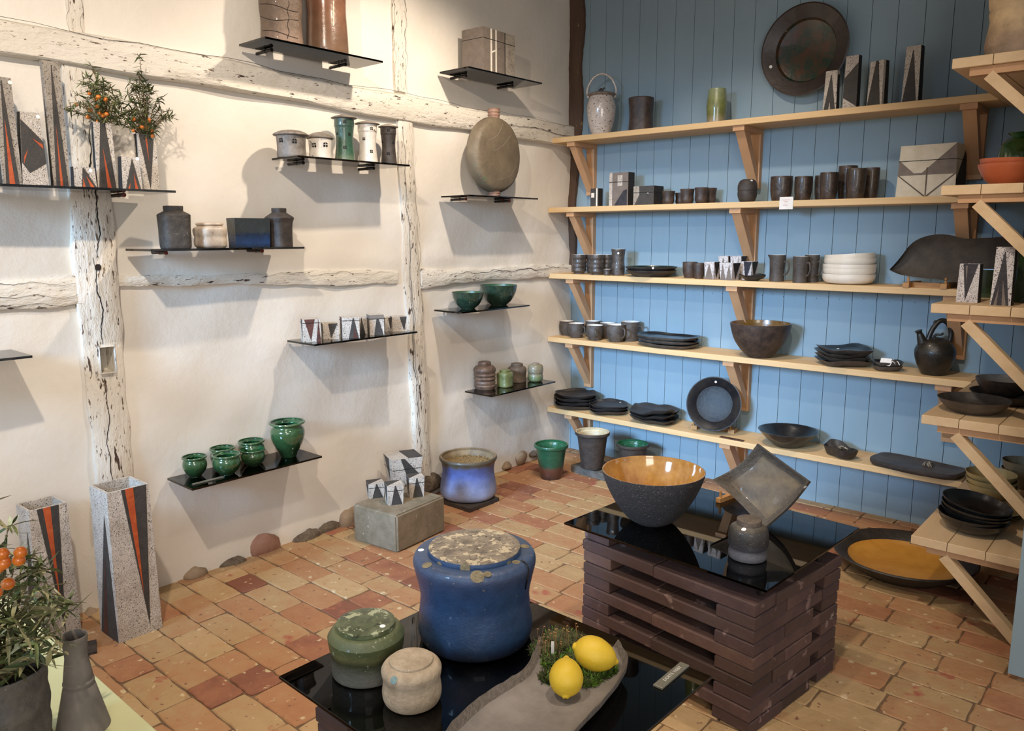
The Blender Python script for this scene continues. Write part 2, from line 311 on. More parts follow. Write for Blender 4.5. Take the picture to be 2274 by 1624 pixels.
def vessel(outer, t=.07, tb=None, n=4):
    """outer profile from the foot up to the rim -> closed profile with inner wall; returns (profile, first index of the inner side)"""
    out = spl(outer, n); tb = t if tb is None else tb
    inn = [(r-t, z) for r, z in reversed(out) if z > tb and r-t > .05]
    rim = [(out[-1][0]-t*.2, out[-1][1]+t*.12), (out[-1][0]-t*.8, out[-1][1]+t*.1)]
    return [(0, out[0][1])]+out+rim+inn+[(inn[-1][0]*.8, tb), (0, tb)], len(out)+2
def lid(outer, n=4): 
    o = spl(outer, n); return [(0, o[0][1])]+o+[(0, o[-1][1])], 10**6
def ring(th, kind, p):
    c, s = math.cos(th), math.sin(th)
    if kind == 'sq':
        e = p; r = (abs(c)**e+abs(s)**e)**(-1/e); return c*r, s*r
    if kind == 'oval': return c, s*p
    if kind == 'rect':
        e, a = p; r = (abs(c)**e+abs(s)**e)**(-1/e); return c*r, s*r*a
    return c, s
def gen(prof, segs=40, shape=None, wob=0, zw=0, seed=0, rz=0):
    rnd = random.Random(seed); ph = [rnd.uniform(0, 6.28) for _ in range(8)]; V = []
    for (r, z) in prof:
        if r <= 1e-6: V.append((0, 0, z)); continue
        for k in range(segs):
            th = 2*math.pi*k/segs; x, y = ring(th, *(shape or ('c', 1)))
            q = 1+wob*(.6*math.sin(2*th+ph[0]+z*1.5)+.4*math.sin(3*th+ph[1]-z*2)+.25*math.sin(5*th+ph[2]))
            zz = z+zw*r*r*(math.sin(2*th+ph[3])*.6+.5*math.sin(3*th+ph[4])+.2*math.sin(7*th+ph[5]))
            x, y = x*r*q, y*r*q
            V.append((x*math.cos(rz)-y*math.sin(rz), x*math.sin(rz)+y*math.cos(rz), zz))
    return V
def faces(prof, segs, inner=10**6, mi=1):
    F, Mi, base = [], [], []; i = 0
    for r, z in prof: base.append(i); i += 1 if r <= 1e-6 else segs
    for k in range(len(prof)-1):
        a, b = base[k], base[k+1]; pa, pb = prof[k][0] <= 1e-6, prof[k+1][0] <= 1e-6; m = mi if k >= inner-1 else 0
        for j in range(segs):
            j2 = (j+1) % segs
            if pa and pb: continue
            F.append((a, b+j2, b+j) if pa else ((a+j, a+j2, b) if pb else (a+j, a+j2, b+j2, b+j))); Mi.append(m)
    return F, Mi
def fit(pts, bb, z, Y=None, X=None, name='?'):
    """place a unit shape standing at height z so that it is seen at the bounding box bb; Y or X fixes how deep it stands"""
    P = np.array(pts, float); bb = np.array(bb, float); c = ((bb[0]+bb[2])/2, bb[3])
    p0 = at(*c, z=z) if (X is None and Y is None) else at((bb[0]+bb[2])/2, (bb[1]+bb[3])/2, X=X, Y=Y)
    d = (p0-CAM)@fw; s = d/FPX; v = np.array([p0[0], p0[1], (bb[2]-bb[0])*s/2, (bb[3]-bb[1])*s])
    if Y is not None: v[1] = Y
    if X is not None: v[0] = X
    free = [0, 1, 2, 3] if (X is None and Y is None) else ([0, 2, 3] if Y is not None else [1, 2, 3])
    eq = [0, 1, 2, 3] if len(free) == 4 else [0, 1, 2]
    def res(v):
        q = pr(P*np.array([v[2], v[2], v[3]])+np.array([v[0], v[1], z]))
        return (np.array([q[:, 0].min(), q[:, 1].min(), q[:, 0].max(), q[:, 1].max()])-bb)[eq]
    for it in range(40):
        r0 = res(v); J = np.zeros((len(eq), len(free)))
        for k, j in enumerate(free): w = v.copy(); w[j] += 1e-5; J[:, k] = (res(w)-r0)/1e-5
        dv = np.linalg.lstsq(J, -r0, rcond=None)[0]; dv = np.clip(dv, -.15, .15)
        for k, j in enumerate(free): v[j] += dv[k]*.9
        v[2] = max(v[2], .004); v[3] = max(v[3], .003)
        if abs(r0).max() < .05: break
    FITS.append((name, v.round(3).tolist(), round(float(abs(res(v)).max()), 1), z)); return v
FITS = []
def px_on(o, px, py, push=0.0):
    """the point of object o seen at a pixel, with the surface normal"""
    me = o.data; mw = Matrix.LocRotScale(o.location, o.rotation_euler, o.scale)
    if o.parent: mw = Matrix.LocRotScale(o.parent.location, o.parent.rotation_euler, o.parent.scale) @ mw
    bv = BVHTree.FromPolygons([mw @ v.co for v in me.vertices], [tuple(p.vertices) for p in me.polygons])
    h = bv.ray_cast(Vector(CAM), Vector(ray(px, py)).normalized())
    return (h[0], h[1], mw) if h[0] is not None else (None, None, mw)
def disc(name, o, px, py, r, m, parent=None, th=.0006, label=None, n=20):
    p, nn, mw = px_on(o, px, py)
    if p is None: print('MISS sticker', o.name, px, py); return
    if nn.dot(Vector(ray(px, py))) > 0: nn = -nn
    q = nn.to_track_quat('Z', 'Y'); V = []
    for z in (0, th):
        V += [p+q @ Vector((r*math.cos(6.2832*k/n), r*math.sin(6.2832*k/n), z)) for k in range(n)]
    par = parent or o; pm = Matrix.LocRotScale(par.location, par.rotation_euler, par.scale)
    if par.parent: pm = Matrix.LocRotScale(par.parent.location, par.parent.rotation_euler, par.parent.scale) @ pm
    inv = pm.inverted(); V = [inv @ v for v in V]
    F = [tuple(range(n))[::-1], tuple(range(n, 2*n))]+[(k, (k+1) % n, n+(k+1) % n, n+k) for k in range(n)]
    d = O(name, V, F, m, None, par, smooth=False); 
    if label: d['label'] = label
    return d
PC = mat('sticker_white', 'e8e6e2', 'f0eeea', 5, .5, 0)
def sticker(o, px, py, r=.008, parent=None): return disc('price_sticker', o, px, py, r, PC, parent, label='small round white price sticker')
def pot(name, label, cat, bb, z, prof, mats, Y=None, X=None, group=None, segs=44, shape=None, wob=.006, zw=0, rz=0, seed=None, rot=None, parts=None, inner_mat=1, dz=0):
    """prof = (profile, inner index). parts = list of (part name, z-normalised profile tuple, material) drawn with the same fit, e.g. lids"""
    sd = seed if seed is not None else (int(bb[0])*7+int(bb[1])) % 997
    allp = gen(prof[0], segs, shape, wob, zw, sd, rz)
    for pt in parts or []: allp = allp+gen(pt[1][0], segs, shape, wob, 0, sd, rz)
    v = fit(allp, bb, z, Y, X, name); R, H = v[2], v[3]; loc = (v[0], v[1], z+dz+max(0, -min(p[2] for p in allp))*H)
    def mesh(nm, pf, ms, parent, loc, zz=zw):
        V = [(x*R, y*R, q*H) for x, y, q in gen(pf[0], segs, shape, wob, zz, sd, rz)]
        F, Mi = faces(pf[0], segs, pf[1], inner_mat if isinstance(ms, (list, tuple)) and len(ms) > 1 else 0)
        return O(nm, V, F, ms, Mi, parent, loc)
    if parts:
        t = E(name, loc, label, cat, group); body = mesh('body', prof, mats, t, (0, 0, 0)); L = []
        for pt in parts: L.append(mesh(pt[0], pt[1], pt[2], t, (0, 0, 0), 0))
        t['R'] = 0; del t['R']
        if rot: t.rotation_euler = rot
        return t, body, L, (R, H)
    o = mesh(name, prof, mats, None, loc)
    if rot: o.rotation_euler = rot
    props(o, label, cat, group); return o, o, [], (R, H)
# ------------------------------------------------------------------ patterned box
UPT = [(.06, .0), (.94, 0), (.54, .97), (.46, .97)]; DNT = [(.04, 1), (.96, 1), (.5, .02)]
def tbox(name, label, cat, bb, z, a=1, t=1, ta=None, yaw=0, open_=.12, mats=(RAKU, SLATE), pats=None, seam=None, Y=None, X=None, group=None, top=None, stick=None, parent=None, lean=0, sub=5):
    """tapered square-section box: a depth/width, t top/bottom size; pats {face:[(poly,material)]}, faces 0 front(-y) 1 right(+x) 2 back 3 left 4 top"""
    ta = t if ta is None else ta
    def P(u, v, w):  # u,v in -1..1, w 0..1
        k = 1+(t-1)*w; ka = 1+(ta-1)*w
        x, y = u*k+lean*w, v*a*ka; c, s = math.cos(yaw), math.sin(yaw); return (x*c-y*s, x*s+y*c, w)
    pts = [P(u, v, w) for w in (0, 1) for u in (-1, 1) for v in (-1, 1)]
    f = fit(pts, bb, z, Y, X, name); R, H = f[2], f[3]
    sc = lambda p: (p[0]*R, p[1]*R, p[2]*H)
    b = B(); rnd = random.Random(int(bb[0])); nlev = sub
    cs = [(-1, -1), (1, -1), (1, 1), (-1, 1)]; rings = []
    for k in range(nlev+1): rings.append([sc(P(u, v, k/nlev)) for u, v in cs])
    V = [p for r in rings for p in r]; F = [(3, 2, 1, 0)]; Mi = [0]
    for k in range(nlev):
        for j in range(4): F.append((4*k+j, 4*k+(j+1) % 4, 4*k+4+(j+1) % 4, 4*k+4+j)); Mi.append(0)
    n0 = len(V)
    if open_:
        w = open_
        V += [sc(P(u*(1-w), v*(1-w/a if a > w else .5), 1)) for u, v in cs]; V += [sc(P(u*(1-w), v*(1-w/a if a > w else .5), .04)) for u, v in cs]
        T = 4*nlev
        for j in range(4): F += [(T+j, T+(j+1) % 4, n0+(j+1) % 4, n0+j), (n0+j, n0+(j+1) % 4, n0+4+(j+1) % 4, n0+4+j)]; Mi += [0, 0]
        F.append((n0+4, n0+5, n0+6, n0+7)); Mi.append(0)
    else: T = 4*nlev; F.append((T, T+1, T+2, T+3)); Mi.append(0)
    b.add(V, F, Mi); ml = [mats[0]]
    def face_pt(fc, p, off):
        u, w = p
        if fc == 4: q = P(-1+2*u, -1+2*w, 1); q = (q[0]*R, q[1]*R, q[2]*H+off); return q
        e = [((-1, -1), (1, -1)), ((1, -1), (1, 1)), ((1, 1), (-1, 1)), ((-1, 1), (-1, -1))][fc]
        x = e[0][0]+(e[1][0]-e[0][0])*u; y = e[0][1]+(e[1][1]-e[0][1])*u; q = sc(P(x, y, w))
        nx, ny = [(0, -1), (1, 0), (0, 1), (-1, 0)][fc]; c, s = math.cos(yaw), math.sin(yaw); return (q[0]+(nx*c-ny*s)*off, q[1]+(nx*s+ny*c)*off, q[2])
    k = 0
    for fc, L in (pats or {}).items():
        for poly, m in L:
            if m not in ml: ml.append(m)
            off = .0006+.0003*(k % 4); k += 1
            b.add([face_pt(fc, p, off) for p in poly], [tuple(range(len(poly)))], ml.index(m))
    if seam:
        if HOLE not in ml: ml.append(HOLE)
        th = .0012/H
        for fc in range(4): b.add([face_pt(fc, p, .0022) for p in ((0, seam-th), (1, seam-th), (1, seam+th), (0, seam+th))], [(0, 1, 2, 3)], ml.index(HOLE))
    o = b.build(name, ml, parent, (f[0], f[1], z), smooth=False); props(o, label, cat, group)
    if stick: sticker(o, *stick)
    return o, (R, H)
# ================================================================== the room shell
FT = B()
rnd = random.Random(3); y = -4.9; row = 0
while y < .0:
    h = .118; x = -.06-(.12 if row % 2 else 0)-rnd.uniform(0, .03)
    while x < 4.4:
        w = .238*rnd.choice([1, 1, 1, 1, 1, .62])+rnd.uniform(-.006, .006); g = .0018
        if x+w > -.02:
            X0, X1, Y0, Y1 = x+g, x+w-g, y+g, y+h-g; zt = rnd.uniform(-.002, .002); e = .0035
            # worn, irregular outline
            pts = []
            for (ax, ay, bx, by) in ((X0, Y0, X1, Y0), (X1, Y0, X1, Y1), (X1, Y1, X0, Y1), (X0, Y1, X0, Y0)):
                n = 6 if abs(bx-ax) > abs(by-ay) else 3
                for k in range(n):
                    q = k/n; pts.append((ax+(bx-ax)*q+rnd.uniform(-.0025, .0025), ay+(by-ay)*q+rnd.uniform(-.0025, .0025)))
            cx, cy = (X0+X1)/2, (Y0+Y1)/2; n = len(pts)
            # round the corners
            for ci in (0, 6, 9, 15): pts[ci] = (pts[ci][0]+(cx-pts[ci][0])*.022*(abs(X1-X0) < .2 and 1.6 or 1), pts[ci][1]+(cy-pts[ci][1])*.05)
            V = [(px, py, -.02) for px, py in pts]+[(px, py, -.003+zt) for px, py in pts]
            V += [(cx+(px-cx)*(1-e/abs(X1-X0)*2), cy+(py-cy)*(1-e/abs(Y1-Y0)*2), zt) for px, py in pts]
            F = [(i, (i+1) % n, n+(i+1) % n, n+i) for i in range(n)]+[(n+i, n+(i+1) % n, 2*n+(i+1) % n, 2*n+i) for i in range(n)]+[tuple(2*n+i for i in range(n))]
            tx = x/1.5; tone = min(max(rnd.gauss(.52+.1*math.sin(x*2.1+y*1.3), .17), 0), 1)
            if rnd.random() < .02: tone = -.2
            FT.add(V, F, 0, tone)
        x += w
    y += h; row += 1
FT.add([(-.3, -5.2, -.0045), (4.5, -5.2, -.0045), (4.5, .1, -.0045), (-.3, .1, -.0045)], [(0, 1, 2, 3)], 1, .5)
FT.add([(-.3, -5.2, -.2), (4.5, -5.2, -.2), (4.5, .1, -.2), (-.3, .1, -.2)], [(3, 2, 1, 0)], 1, .5)
props(FT.build('floor', [FLOORB, MORTAR], tone=True, angle=25), kind='structure')
# white plaster wall, gently uneven
V, F = [], []; ny, nz = 150, 84; Yl, Yh, Zh = -5.2, .02, 3.05
def lump(y, z): return .006*math.sin(y*2.3+1)*math.sin(z*3.1)+.004*math.sin(y*7+z*4)+.002*math.sin(y*17-z*13)+.0015*math.sin(z*23+y*9)
for i in range(ny+1):
    for j in range(nz+1):
        y = Yl+(Yh-Yl)*i/ny; z = -.02+(Zh+.02)*j/nz
        bulge = .025*math.exp(-((z-1.275)/.035)**2)*(1 if y > -1.28 else .35)*(.5+.5*math.sin(y*3.3+.4))  # plaster belly above the middle rail
        V.append((lump(y, z)-.006+bulge*.6, y, z))
for i in range(ny):
    for j in range(nz):
        a = i*(nz+1)+j; yc, zc = V[a][1]+.0174, V[a][2]+.018
        if -2.915 < yc < -2.83 and .88 < zc < 1.02: continue
        F.append((a, a+nz+1, a+nz+2, a+1))
k = len(V); V += [(-.2, Yl, -.02), (-.2, Yh, -.02), (-.2, Yh, Zh), (-.2, Yl, Zh)]
F += [(k+3, k+2, k+1, k)]
props(O('wall_left', V, F, PLASTER), kind='structure')
b = B()
i = -1; x = .351-.1152*4
while x < 2.69:
    x0, x1 = max(x, -.02), min(x+.1152, 2.69)
    if x1 > x0+.01: b.box((x0+.0012, 0, .0), (x1-.0012, .02, 3.05), 0, bev=.0015)
    x += .1152
b.box((-.02, .018, 0), (2.75, .04, 3.05), 1)
rn = random.Random(5)
for k in range(46):   # nail heads
    xx = .06+k*.0576; 
    for zz in (1.075,): h_ = zz+rn.uniform(-.006, .006); b.box((xx-.0016, -.0005, h_), (xx+.0016, .001, h_+.0032), 1)
props(b.build('wall_back', [BLUEP, GAP], smooth=False), kind='structure')
b = B(); y = -1.27
while y < -.001:
    b.box((2.69, y+.001, .02), (2.74, min(y+.115, 0), 3.05), 0); y += .115
props(b.build('wall_right', [BLUEP, GAP], smooth=False), kind='structure')
b = B(); b.box((-.2, -5.2, 3.05), (4.5, .04, 3.12)); props(b.build('ceiling', CEILM), kind='structure')
# timber frame: whitewashed rails and posts standing proud of the plaster
def timber(name, A, Bp, w, thick, m, seed, crack=None, waves=.006, holes=None, n=60):
    """beam from A=(y,z) to Bp; rectangular section with wavy hewn edges"""
    rnd = random.Random(seed); A, Bp = Vector(A), Vector(Bp); d = (Bp-A); L = d.length; d = d/L; p = Vector((-d.y, d.x)); b = B(); V = []
    f = [rnd.uniform(0, 6) for _ in range(6)]
    w0, w1 = w if isinstance(w, tuple) else (w, w)
    for k in range(n+1):
        t = k/n; c = A+d*L*t; ww = w0+(w1-w0)*t
        e1 = ww/2+waves*(math.sin(t*9+f[0])+.6*math.sin(t*23+f[1])+.4*math.sin(t*57+f[4])); e2 = ww/2+waves*(math.sin(t*8+f[2])+.6*math.sin(t*27+f[3])+.4*math.sin(t*61+f[5]))
        th = thick*(1+.15*math.sin(t*11+f[4]))
        for q, x in ((-e1, -.02), (-e1, th*.7), (-e1+.008, th), (0, th+.002*math.sin(t*31)), (e2-.008, th), (e2, th*.7), (e2, -.02)):
            s = c+p*q; V.append((x, s.x, s.y))
    F = [(k*7+j, k*7+(j+1) % 7, k*7+7+(j+1) % 7, k*7+7+j) for k in range(n) for j in range(7)]+[tuple(range(7))[::-1], tuple(n*7+j for j in range(7))]
    b.add(V, F, 0)
    for (t0, t1, off, cw) in crack or []:
        mC = 40; P = []
        for k in range(mC+1):
            t = t0+(t1-t0)*k/mC; o = off+.006*math.sin(t*31+f[1])+.004*math.sin(t*77)+rnd.uniform(-.002, .002); c = A+d*L*t+p*o
            hw = cw*(.4+.6*math.sin(math.pi*min(max(k/mC, .04), .96)))*rnd.uniform(.6, 1.1)/2
            P.append((c-p*hw, c+p*hw))
        CV = [(thick*1.16+.0025, q.x, q.y) for pr_ in P for q in pr_]
        b.add(CV, [(2*k, 2*k+1, 2*k+3, 2*k+2) for k in range(mC)], 1)
    for (y_, z_, hy, hz) in holes or []:
        N_ = 14; b.add([(thick*1.16+.003, y_+hy*math.cos(6.283*k/N_), z_+hz*math.sin(6.283*k/N_)*(1 if abs(math.sin(6.283*k/N_)) < .9 else .9)) for k in range(N_)], [tuple(range(N_))], 1)
    return props(b.build(name, [m, CRACK], angle=50), kind='structure')
timber('trim_1', (-4.6, 2.05), (0, 1.99), (.105, .122), .03, WTX, 1, crack=[(.0, .99, .058, .0022), (.86, .995, .0, .004)], n=140)
timber('trim_2', (-4.6, 1.20), (-2.93, 1.205), .092, .014, WTX, 2, crack=[(.6, .99, -.015, .002), (.7, .99, .03, .002), (.5, 1, -.044, .002)])
timber('trim_3', (-2.81, 1.232), (-1.45, 1.19), (.035, .07), .008, WTX, 3, crack=[(.4, .95, .02, .0015)], waves=.004)
timber('trim_4', (-1.30, 1.175), (-.02, 1.178), (.085, .06), .018, WTX, 4, crack=[(.15, .97, .015, .004), (.1, .6, -.02, .002)])
POST = timber('trim_5', (-2.868, 2.0), (-2.872, .30), (.128, .15), .016, WTZ, 5, crack=[(.12, .40, .012, .006), (.40, .585, -.005, .005), (.66, .98, -.012, .004)], holes=[(-2.868, 1.285, .011, .013)], n=90)
timber('trim_6', (-1.385, 1.98), (-1.30, -.0), (.10, .105), .014, WTZ, 6, crack=[(.03, .9, -.02, .003), (.1, .5, .045, .002), (.4, .8, -.03, .004)], n=90)
timber('trim_7', (-1.388, 3.04), (-1.396, 2.08), (.072, .075), .004, WTZ, 7, crack=[(.0, 1, .036, .0025), (0, 1, -.036, .0015)], waves=.003)
timber('trim_8', (-2.86, 3.04), (-2.86, 2.09), (.075, .05), .003, WTZ, 8, crack=[(0, 1, .02, .002), (0, 1, -.025, .0015)], waves=.002)
# mortise pocket cut in the left post
ya, yb, za, zb_, xd = -2.892, -2.838, .898, .995, -.055
b = B(); b.add([(x, y, z) for x in (xd, .03) for y in (ya, yb) for z in (za, zb_)], [(0, 2, 3, 1), (0, 1, 5, 4), (2, 6, 7, 3), (0, 4, 6, 2), (1, 3, 7, 5)])
b.box((xd-.01, ya-.03, za-.03), (xd-.001, yb+.03, zb_+.03)); b.box((xd-.01, ya-.03, za-.03), (-.02, ya-.0005, zb_+.03)); b.box((xd-.01, yb+.0005, za-.03), (-.02, yb+.03, zb_+.03))
props(b.build('trim_9', WTZ, smooth=False), kind='structure')
def cut(o, lo, hi):
    c = B().box(lo, hi).build('cutter', WTZ, smooth=False); m = o.modifiers.new('c', 'BOOLEAN'); m.object = c; m.operation = 'DIFFERENCE'; m.solver = 'EXACT'
    dg = bpy.context.evaluated_depsgraph_get(); me = bpy.data.meshes.new_from_object(o.evaluated_get(dg)); o.modifiers.clear(); o.data = me; bpy.data.objects.remove(c)
cut(POST, (-.08, ya, za), (.08, yb, zb_))
# dark corner post
b = B(); V = []; n = 70; rnd = random.Random(12)
for k in range(n+1):
    z = 1.13+(3.04-1.13)*k/n; t = (z-1.13)/1.9
    wy = .02+.022*min(1, max(0, (z-1.86)/.15))+.006*math.sin(z*9)+rnd.uniform(-.002, .002); wx = .042+.036*min(1, max(0, (z-1.80)/.25))+.006*math.sin(z*7+1)+.006*math.sin(z*15)+rnd.uniform(-.002, .002)
    V += [(-.02, -wy, z), (.012, -wy, z), (.02+.6*wx*.2, -wy*.8-.004, z), (wx*.9, -.022, z), (wx, -.012, z), (wx, .02, z)]
F = [(k*6+j, k*6+6+j, k*6+7+j, k*6+j+1) for k in range(n) for j in range(5)]; b.add(V, [f[::-1] for f in F]+[(0, 1, 2, 3, 4, 5), tuple(n*6+5-j for j in range(6))])
props(b.build('trim_10', OLDBEAM, angle=50), kind='structure')
# stones showing at the foot of the plaster
def stone(name, c, s, m, seed, label=None):
    rnd = random.Random(seed); V = []; F = []; nu, nv = 12, 8; ph = [rnd.uniform(0, 6) for _ in range(4)]
    for j in range(1, nv):
        for i in range(nu):
            th, fi = 6.2832*i/nu, math.pi*j/nv; q = 1+.12*math.sin(2*th+ph[0])+.1*math.sin(3*fi+ph[1])+.07*math.sin(3*th+ph[2]+fi*2)+rnd.uniform(-.03, .03)
            V.append((c[0]+s[0]*q*math.sin(fi)*math.cos(th), c[1]+s[1]*q*math.sin(fi)*math.sin(th), c[2]+s[2]*q*math.cos(fi)))
    V += [(c[0], c[1], c[2]+s[2]), (c[0], c[1], c[2]-s[2])]
    for j in range(nv-2):
        for i in range(nu): F.append((j*nu+i, (j+1)*nu+i, (j+1)*nu+(i+1) % nu, j*nu+(i+1) % nu))
    for i in range(nu): F += [(len(V)-2, i, (i+1) % nu), (len(V)-1, (nv-2)*nu+(i+1) % nu, (nv-2)*nu+i)]
    return props(O(name, V, F, m, angle=60), kind='structure')
def bbX(px0, py0, px1, py1, X=0.0):
    a, c = at(px0, (py0+py1)/2, X=X), at(px1, (py0+py1)/2, X=X); t, d = at((px0+px1)/2, py0, X=X), at((px0+px1)/2, py1, X=X)
    return ((a[1]+c[1])/2, (t[2]+d[2])/2, abs(c[1]-a[1])/2, abs(t[2]-d[2])/2)
for k, (q, m, dx) in enumerate([((1142, 1004, 1171, 1031), FIELD, .03), ((1113, 1025, 1134, 1042), FIELD, .03), ((752, 1131, 800, 1174), FIELD, .05), ((556, 1184, 619, 1254), REDST, .02), ((648, 1176, 720, 1212), RUBBLE, .03), ((405, 1258, 460, 1293), FIELD, .03), ((490, 1238, 545, 1266), RUBBLE, .03), ((180, 1350, 225, 1380), FIELD, .03), ((925, 1055, 985, 1092), RUBBLE, .04), ((1176, 1000, 1200, 1016), RUBBLE, .02), ((700, 1160, 760, 1190), RUBBLE, .015)]):
    y_, z_, hy, hz = bbX(*q); stone('trim_%d' % (11+k), (.0, y_, z_), (dx, hy, hz), m, 40+k)
# ================================================================== pine shelving
SZ = [1.961, 1.556, 1.160, .768, .321]; D = .244; TH = .030; XL, YF = 2.328, -1.05; TR = .032
places = ['topmost', 'second from the top', 'middle', 'fourth from the top', 'lowest']
for i, z in enumerate(SZ):
    t = E('pine_shelf', (0, 0, z), 'long pine shelf on the blue plank wall, %s of five' % places[i], 'shelf', 'long pine shelves on the blue wall')
    b = B(); b.box((.004, -D, -TH), (XL-.002, -.002, 0), 0, bev=.002); b.build('board', PINE, t, smooth=False)
    for (x0, x1) in ((.13, .185), (1.172, 1.233), (2.185, 2.25)):
        if i == 4 and x0 > 2: continue
        br = bpy.data.objects.new('bracket', None); COL.objects.link(br); br.parent = t; br.location = (x0, 0, -TH)
        w = x1-x0; ln = .30 if i < 4 else .28
        b = B(); b.box((0, -.032, -ln), (w, -.001, -.0255)); b.build('upright', PINEZ, br, smooth=False)
        b = B(); b.box((0, -.232, -.025), (w, -.001, -.0005)); b.build('arm', PINEZ, br, smooth=False)
        b = B(); o = .006
        b.add([(xx, yy, zz) for xx in (o, w-o) for yy, zz in ((-.215, -.0255), (-.155, -.0255), (-.033, -ln+.085), (-.033, -ln+.02))], [(0, 1, 2, 3), (7, 6, 5, 4), (0, 4, 5, 1), (1, 5, 6, 2), (2, 6, 7, 3), (3, 7, 4, 0)]); b.build('brace', PINEZ, br, smooth=False)
for i, z in enumerate(SZ):
    t = E('pine_shelf', (XL, YF, z), 'short deep pine shelf at the right edge, %s of five' % places[i], 'shelf', 'short pine shelves at the right edge')
    xs = [0, .118, .236, .360]
    for k in range(3): 
        b = B(); b.box((xs[k]+.001, 0, -TR), (xs[k+1]-.0012, -YF-.003, 0), 0, bev=.0015); b.build('plank', PINEY, t, smooth=False)
    b = B(); b.box((.05, .018, -TR-.026), (.358, .055, -TR-.0005)); b.build('cleat', PINEZ, t, smooth=False)
    b = B(); b.bar((.105, .037, -TR-.028), (.352, .037, -TR-.275), .034, .042, 0, (0, 1, 0)); b.build('brace', PINEY, t, smooth=False)
# ================================================================== smoked glass wall shelves
G = {1: (.449, -2.679, -2.092, 'low shelf with the small green pots'), 2: (2.148, -2.265, -1.687, 'high shelf carrying two tall brown vases'), 3: (.941, -2.105, -1.522, 'shelf with the row of small patterned boxes'),
     4: (.542, -.999, -.445, 'lowest right shelf with four lidded jars'), 5: (1.01, -1.219, -.683, 'shelf with the two green bowls'), 6: (1.556, -3.33, -2.659, 'long shelf with tall patterned vases and plants'),
     7: (1.35, -2.766, -2.132, 'shelf with the blue-black box between jars'), 8: (1.715, -2.144, -1.545, 'shelf with the little clay houses'), 9: (1.594, -1.155, -.612, 'shelf under the round flask'),
     10: (2.207, -1.15, -.58, 'high right shelf carrying the striped box'), 11: (1.02, -3.75, -3.17, 'empty shelf cut off at the left edge')}
for k, (z, y0, y1, lab) in G.items():
    t = E('glass_shelf', (.0, y0, z), 'smoked black glass shelf on the white wall, '+lab, 'shelf', 'smoked glass shelves on the white wall')
    b = B(); b.box((.034 if k in (2, 8) else .02, 0, -.008), (.223, y1-y0, 0)); b.build('glass_panel', SMOKE, t, smooth=False)
    for f in (.17, .80):
        yy = (y1-y0)*f; b = B(); b.tube([(.0, yy, -.016), (.105, yy, -.016)], .0065, 10, 0); b.tube([(.105, yy, -.016), (.111, yy, -.016)], .0078, 10, 1 if k in (6, 7, 9, 3) else 0)
        b.tube([(.06, yy, -.016), (.066, yy, -.016)], .0078, 10, 1 if k in (6, 7, 9) else 0); b.build('support_rod', [BLACKROD, REDCAP], t)
# -------- tall vases, top left shelf (z 1.556)
ORT = lambda a, b_, c, d: [(a, 0), (b_, 0), (c, d)]
q90 = rad(90)
def upw(m=SLATE, l=.08, r=.92, ap=.5, h=.97, w=.03): return ([(l, 0), (r, 0), (ap+w, h), (ap-w, h)], m)
def dn(m=SLATE, l=.06, r=.94, ap=.5, h=.02): return ([(ap, h), (r, 1), (l, 1)], m)
Gp = 'black and white wedge pattern vases on the top left shelf'
z6 = 1.5561
side = ([(.0, 0), (.85, 0), (.5, .9)], DARKSIDE)
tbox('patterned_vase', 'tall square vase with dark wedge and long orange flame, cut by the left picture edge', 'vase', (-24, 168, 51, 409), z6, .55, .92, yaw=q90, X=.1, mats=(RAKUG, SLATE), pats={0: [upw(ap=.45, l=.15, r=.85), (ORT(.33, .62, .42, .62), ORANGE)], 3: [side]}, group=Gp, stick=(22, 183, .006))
tbox('patterned_vase', 'squat rounded vase with sideways dark wedge and two orange darts, on top left shelf', 'vase', (38, 247, 110, 409), z6, .45, .72, yaw=q90, X=.1, lean=.1, pats={0: [([(0, .32), (0, .9), (1, .62), (1, .32), (.3, .18)], SLATE), ([(.08, .3), (.28, .5), (.1, .4)], ORANGE), ([(.5, .65), (.95, .52), (.95, .58)], ORANGE)], 3: [([(0, 0), (1, 0), (1, 1), (0, 1)], DARKSIDE)]}, group=Gp, stick=(84, 259, .006))
tbox('patterned_vase', 'tallest square vase with slim dark wedge and thin orange streak, on top left shelf', 'vase', (87, 133, 158, 410), z6, .42, 1.0, yaw=q90, X=.1, mats=(RAKUG, SLATE), pats={0: [upw(ap=.5, l=.14, r=.88, w=.02), (ORT(.38, .55, .45, .5), ORANGE)], 3: [([(0, 0), (1, 0), (.6, .8)], DARKSIDE)]}, group=Gp, stick=(140, 160, .006))
tbox('patterned_box', 'small low white box with dark wedge and two orange slivers, lowest on top left shelf', 'box', (157, 370, 216, 412), z6, .35, .93, yaw=q90, X=.16, pats={0: [([(.32, 0), (1, 0), (.48, .97), (.42, .97)], SLATE), (ORT(.36, .48, .42, .5), ORANGE), (ORT(.72, .9, .55, .6), ORANGE)], 3: [([(0, 0), (1, 0), (1, 1), (0, 1)], DARKSIDE)]}, group=Gp, stick=(201, 379, .006), open_=0)
tbox('patterned_vase', 'square vase with broad dark wedge holding the bushy berry plant', 'vase', (201, 270, 263, 413), z6, .4, .86, yaw=q90, X=.13, pats={0: [upw(ap=.5, l=.06, r=.92, w=.14, h=1), (ORT(.48, .68, .4, .62), ORANGE)], 3: [([(.1, 0), (.9, 0), (.8, 1), (.3, 1)], DARKSIDE)]}, group=Gp)
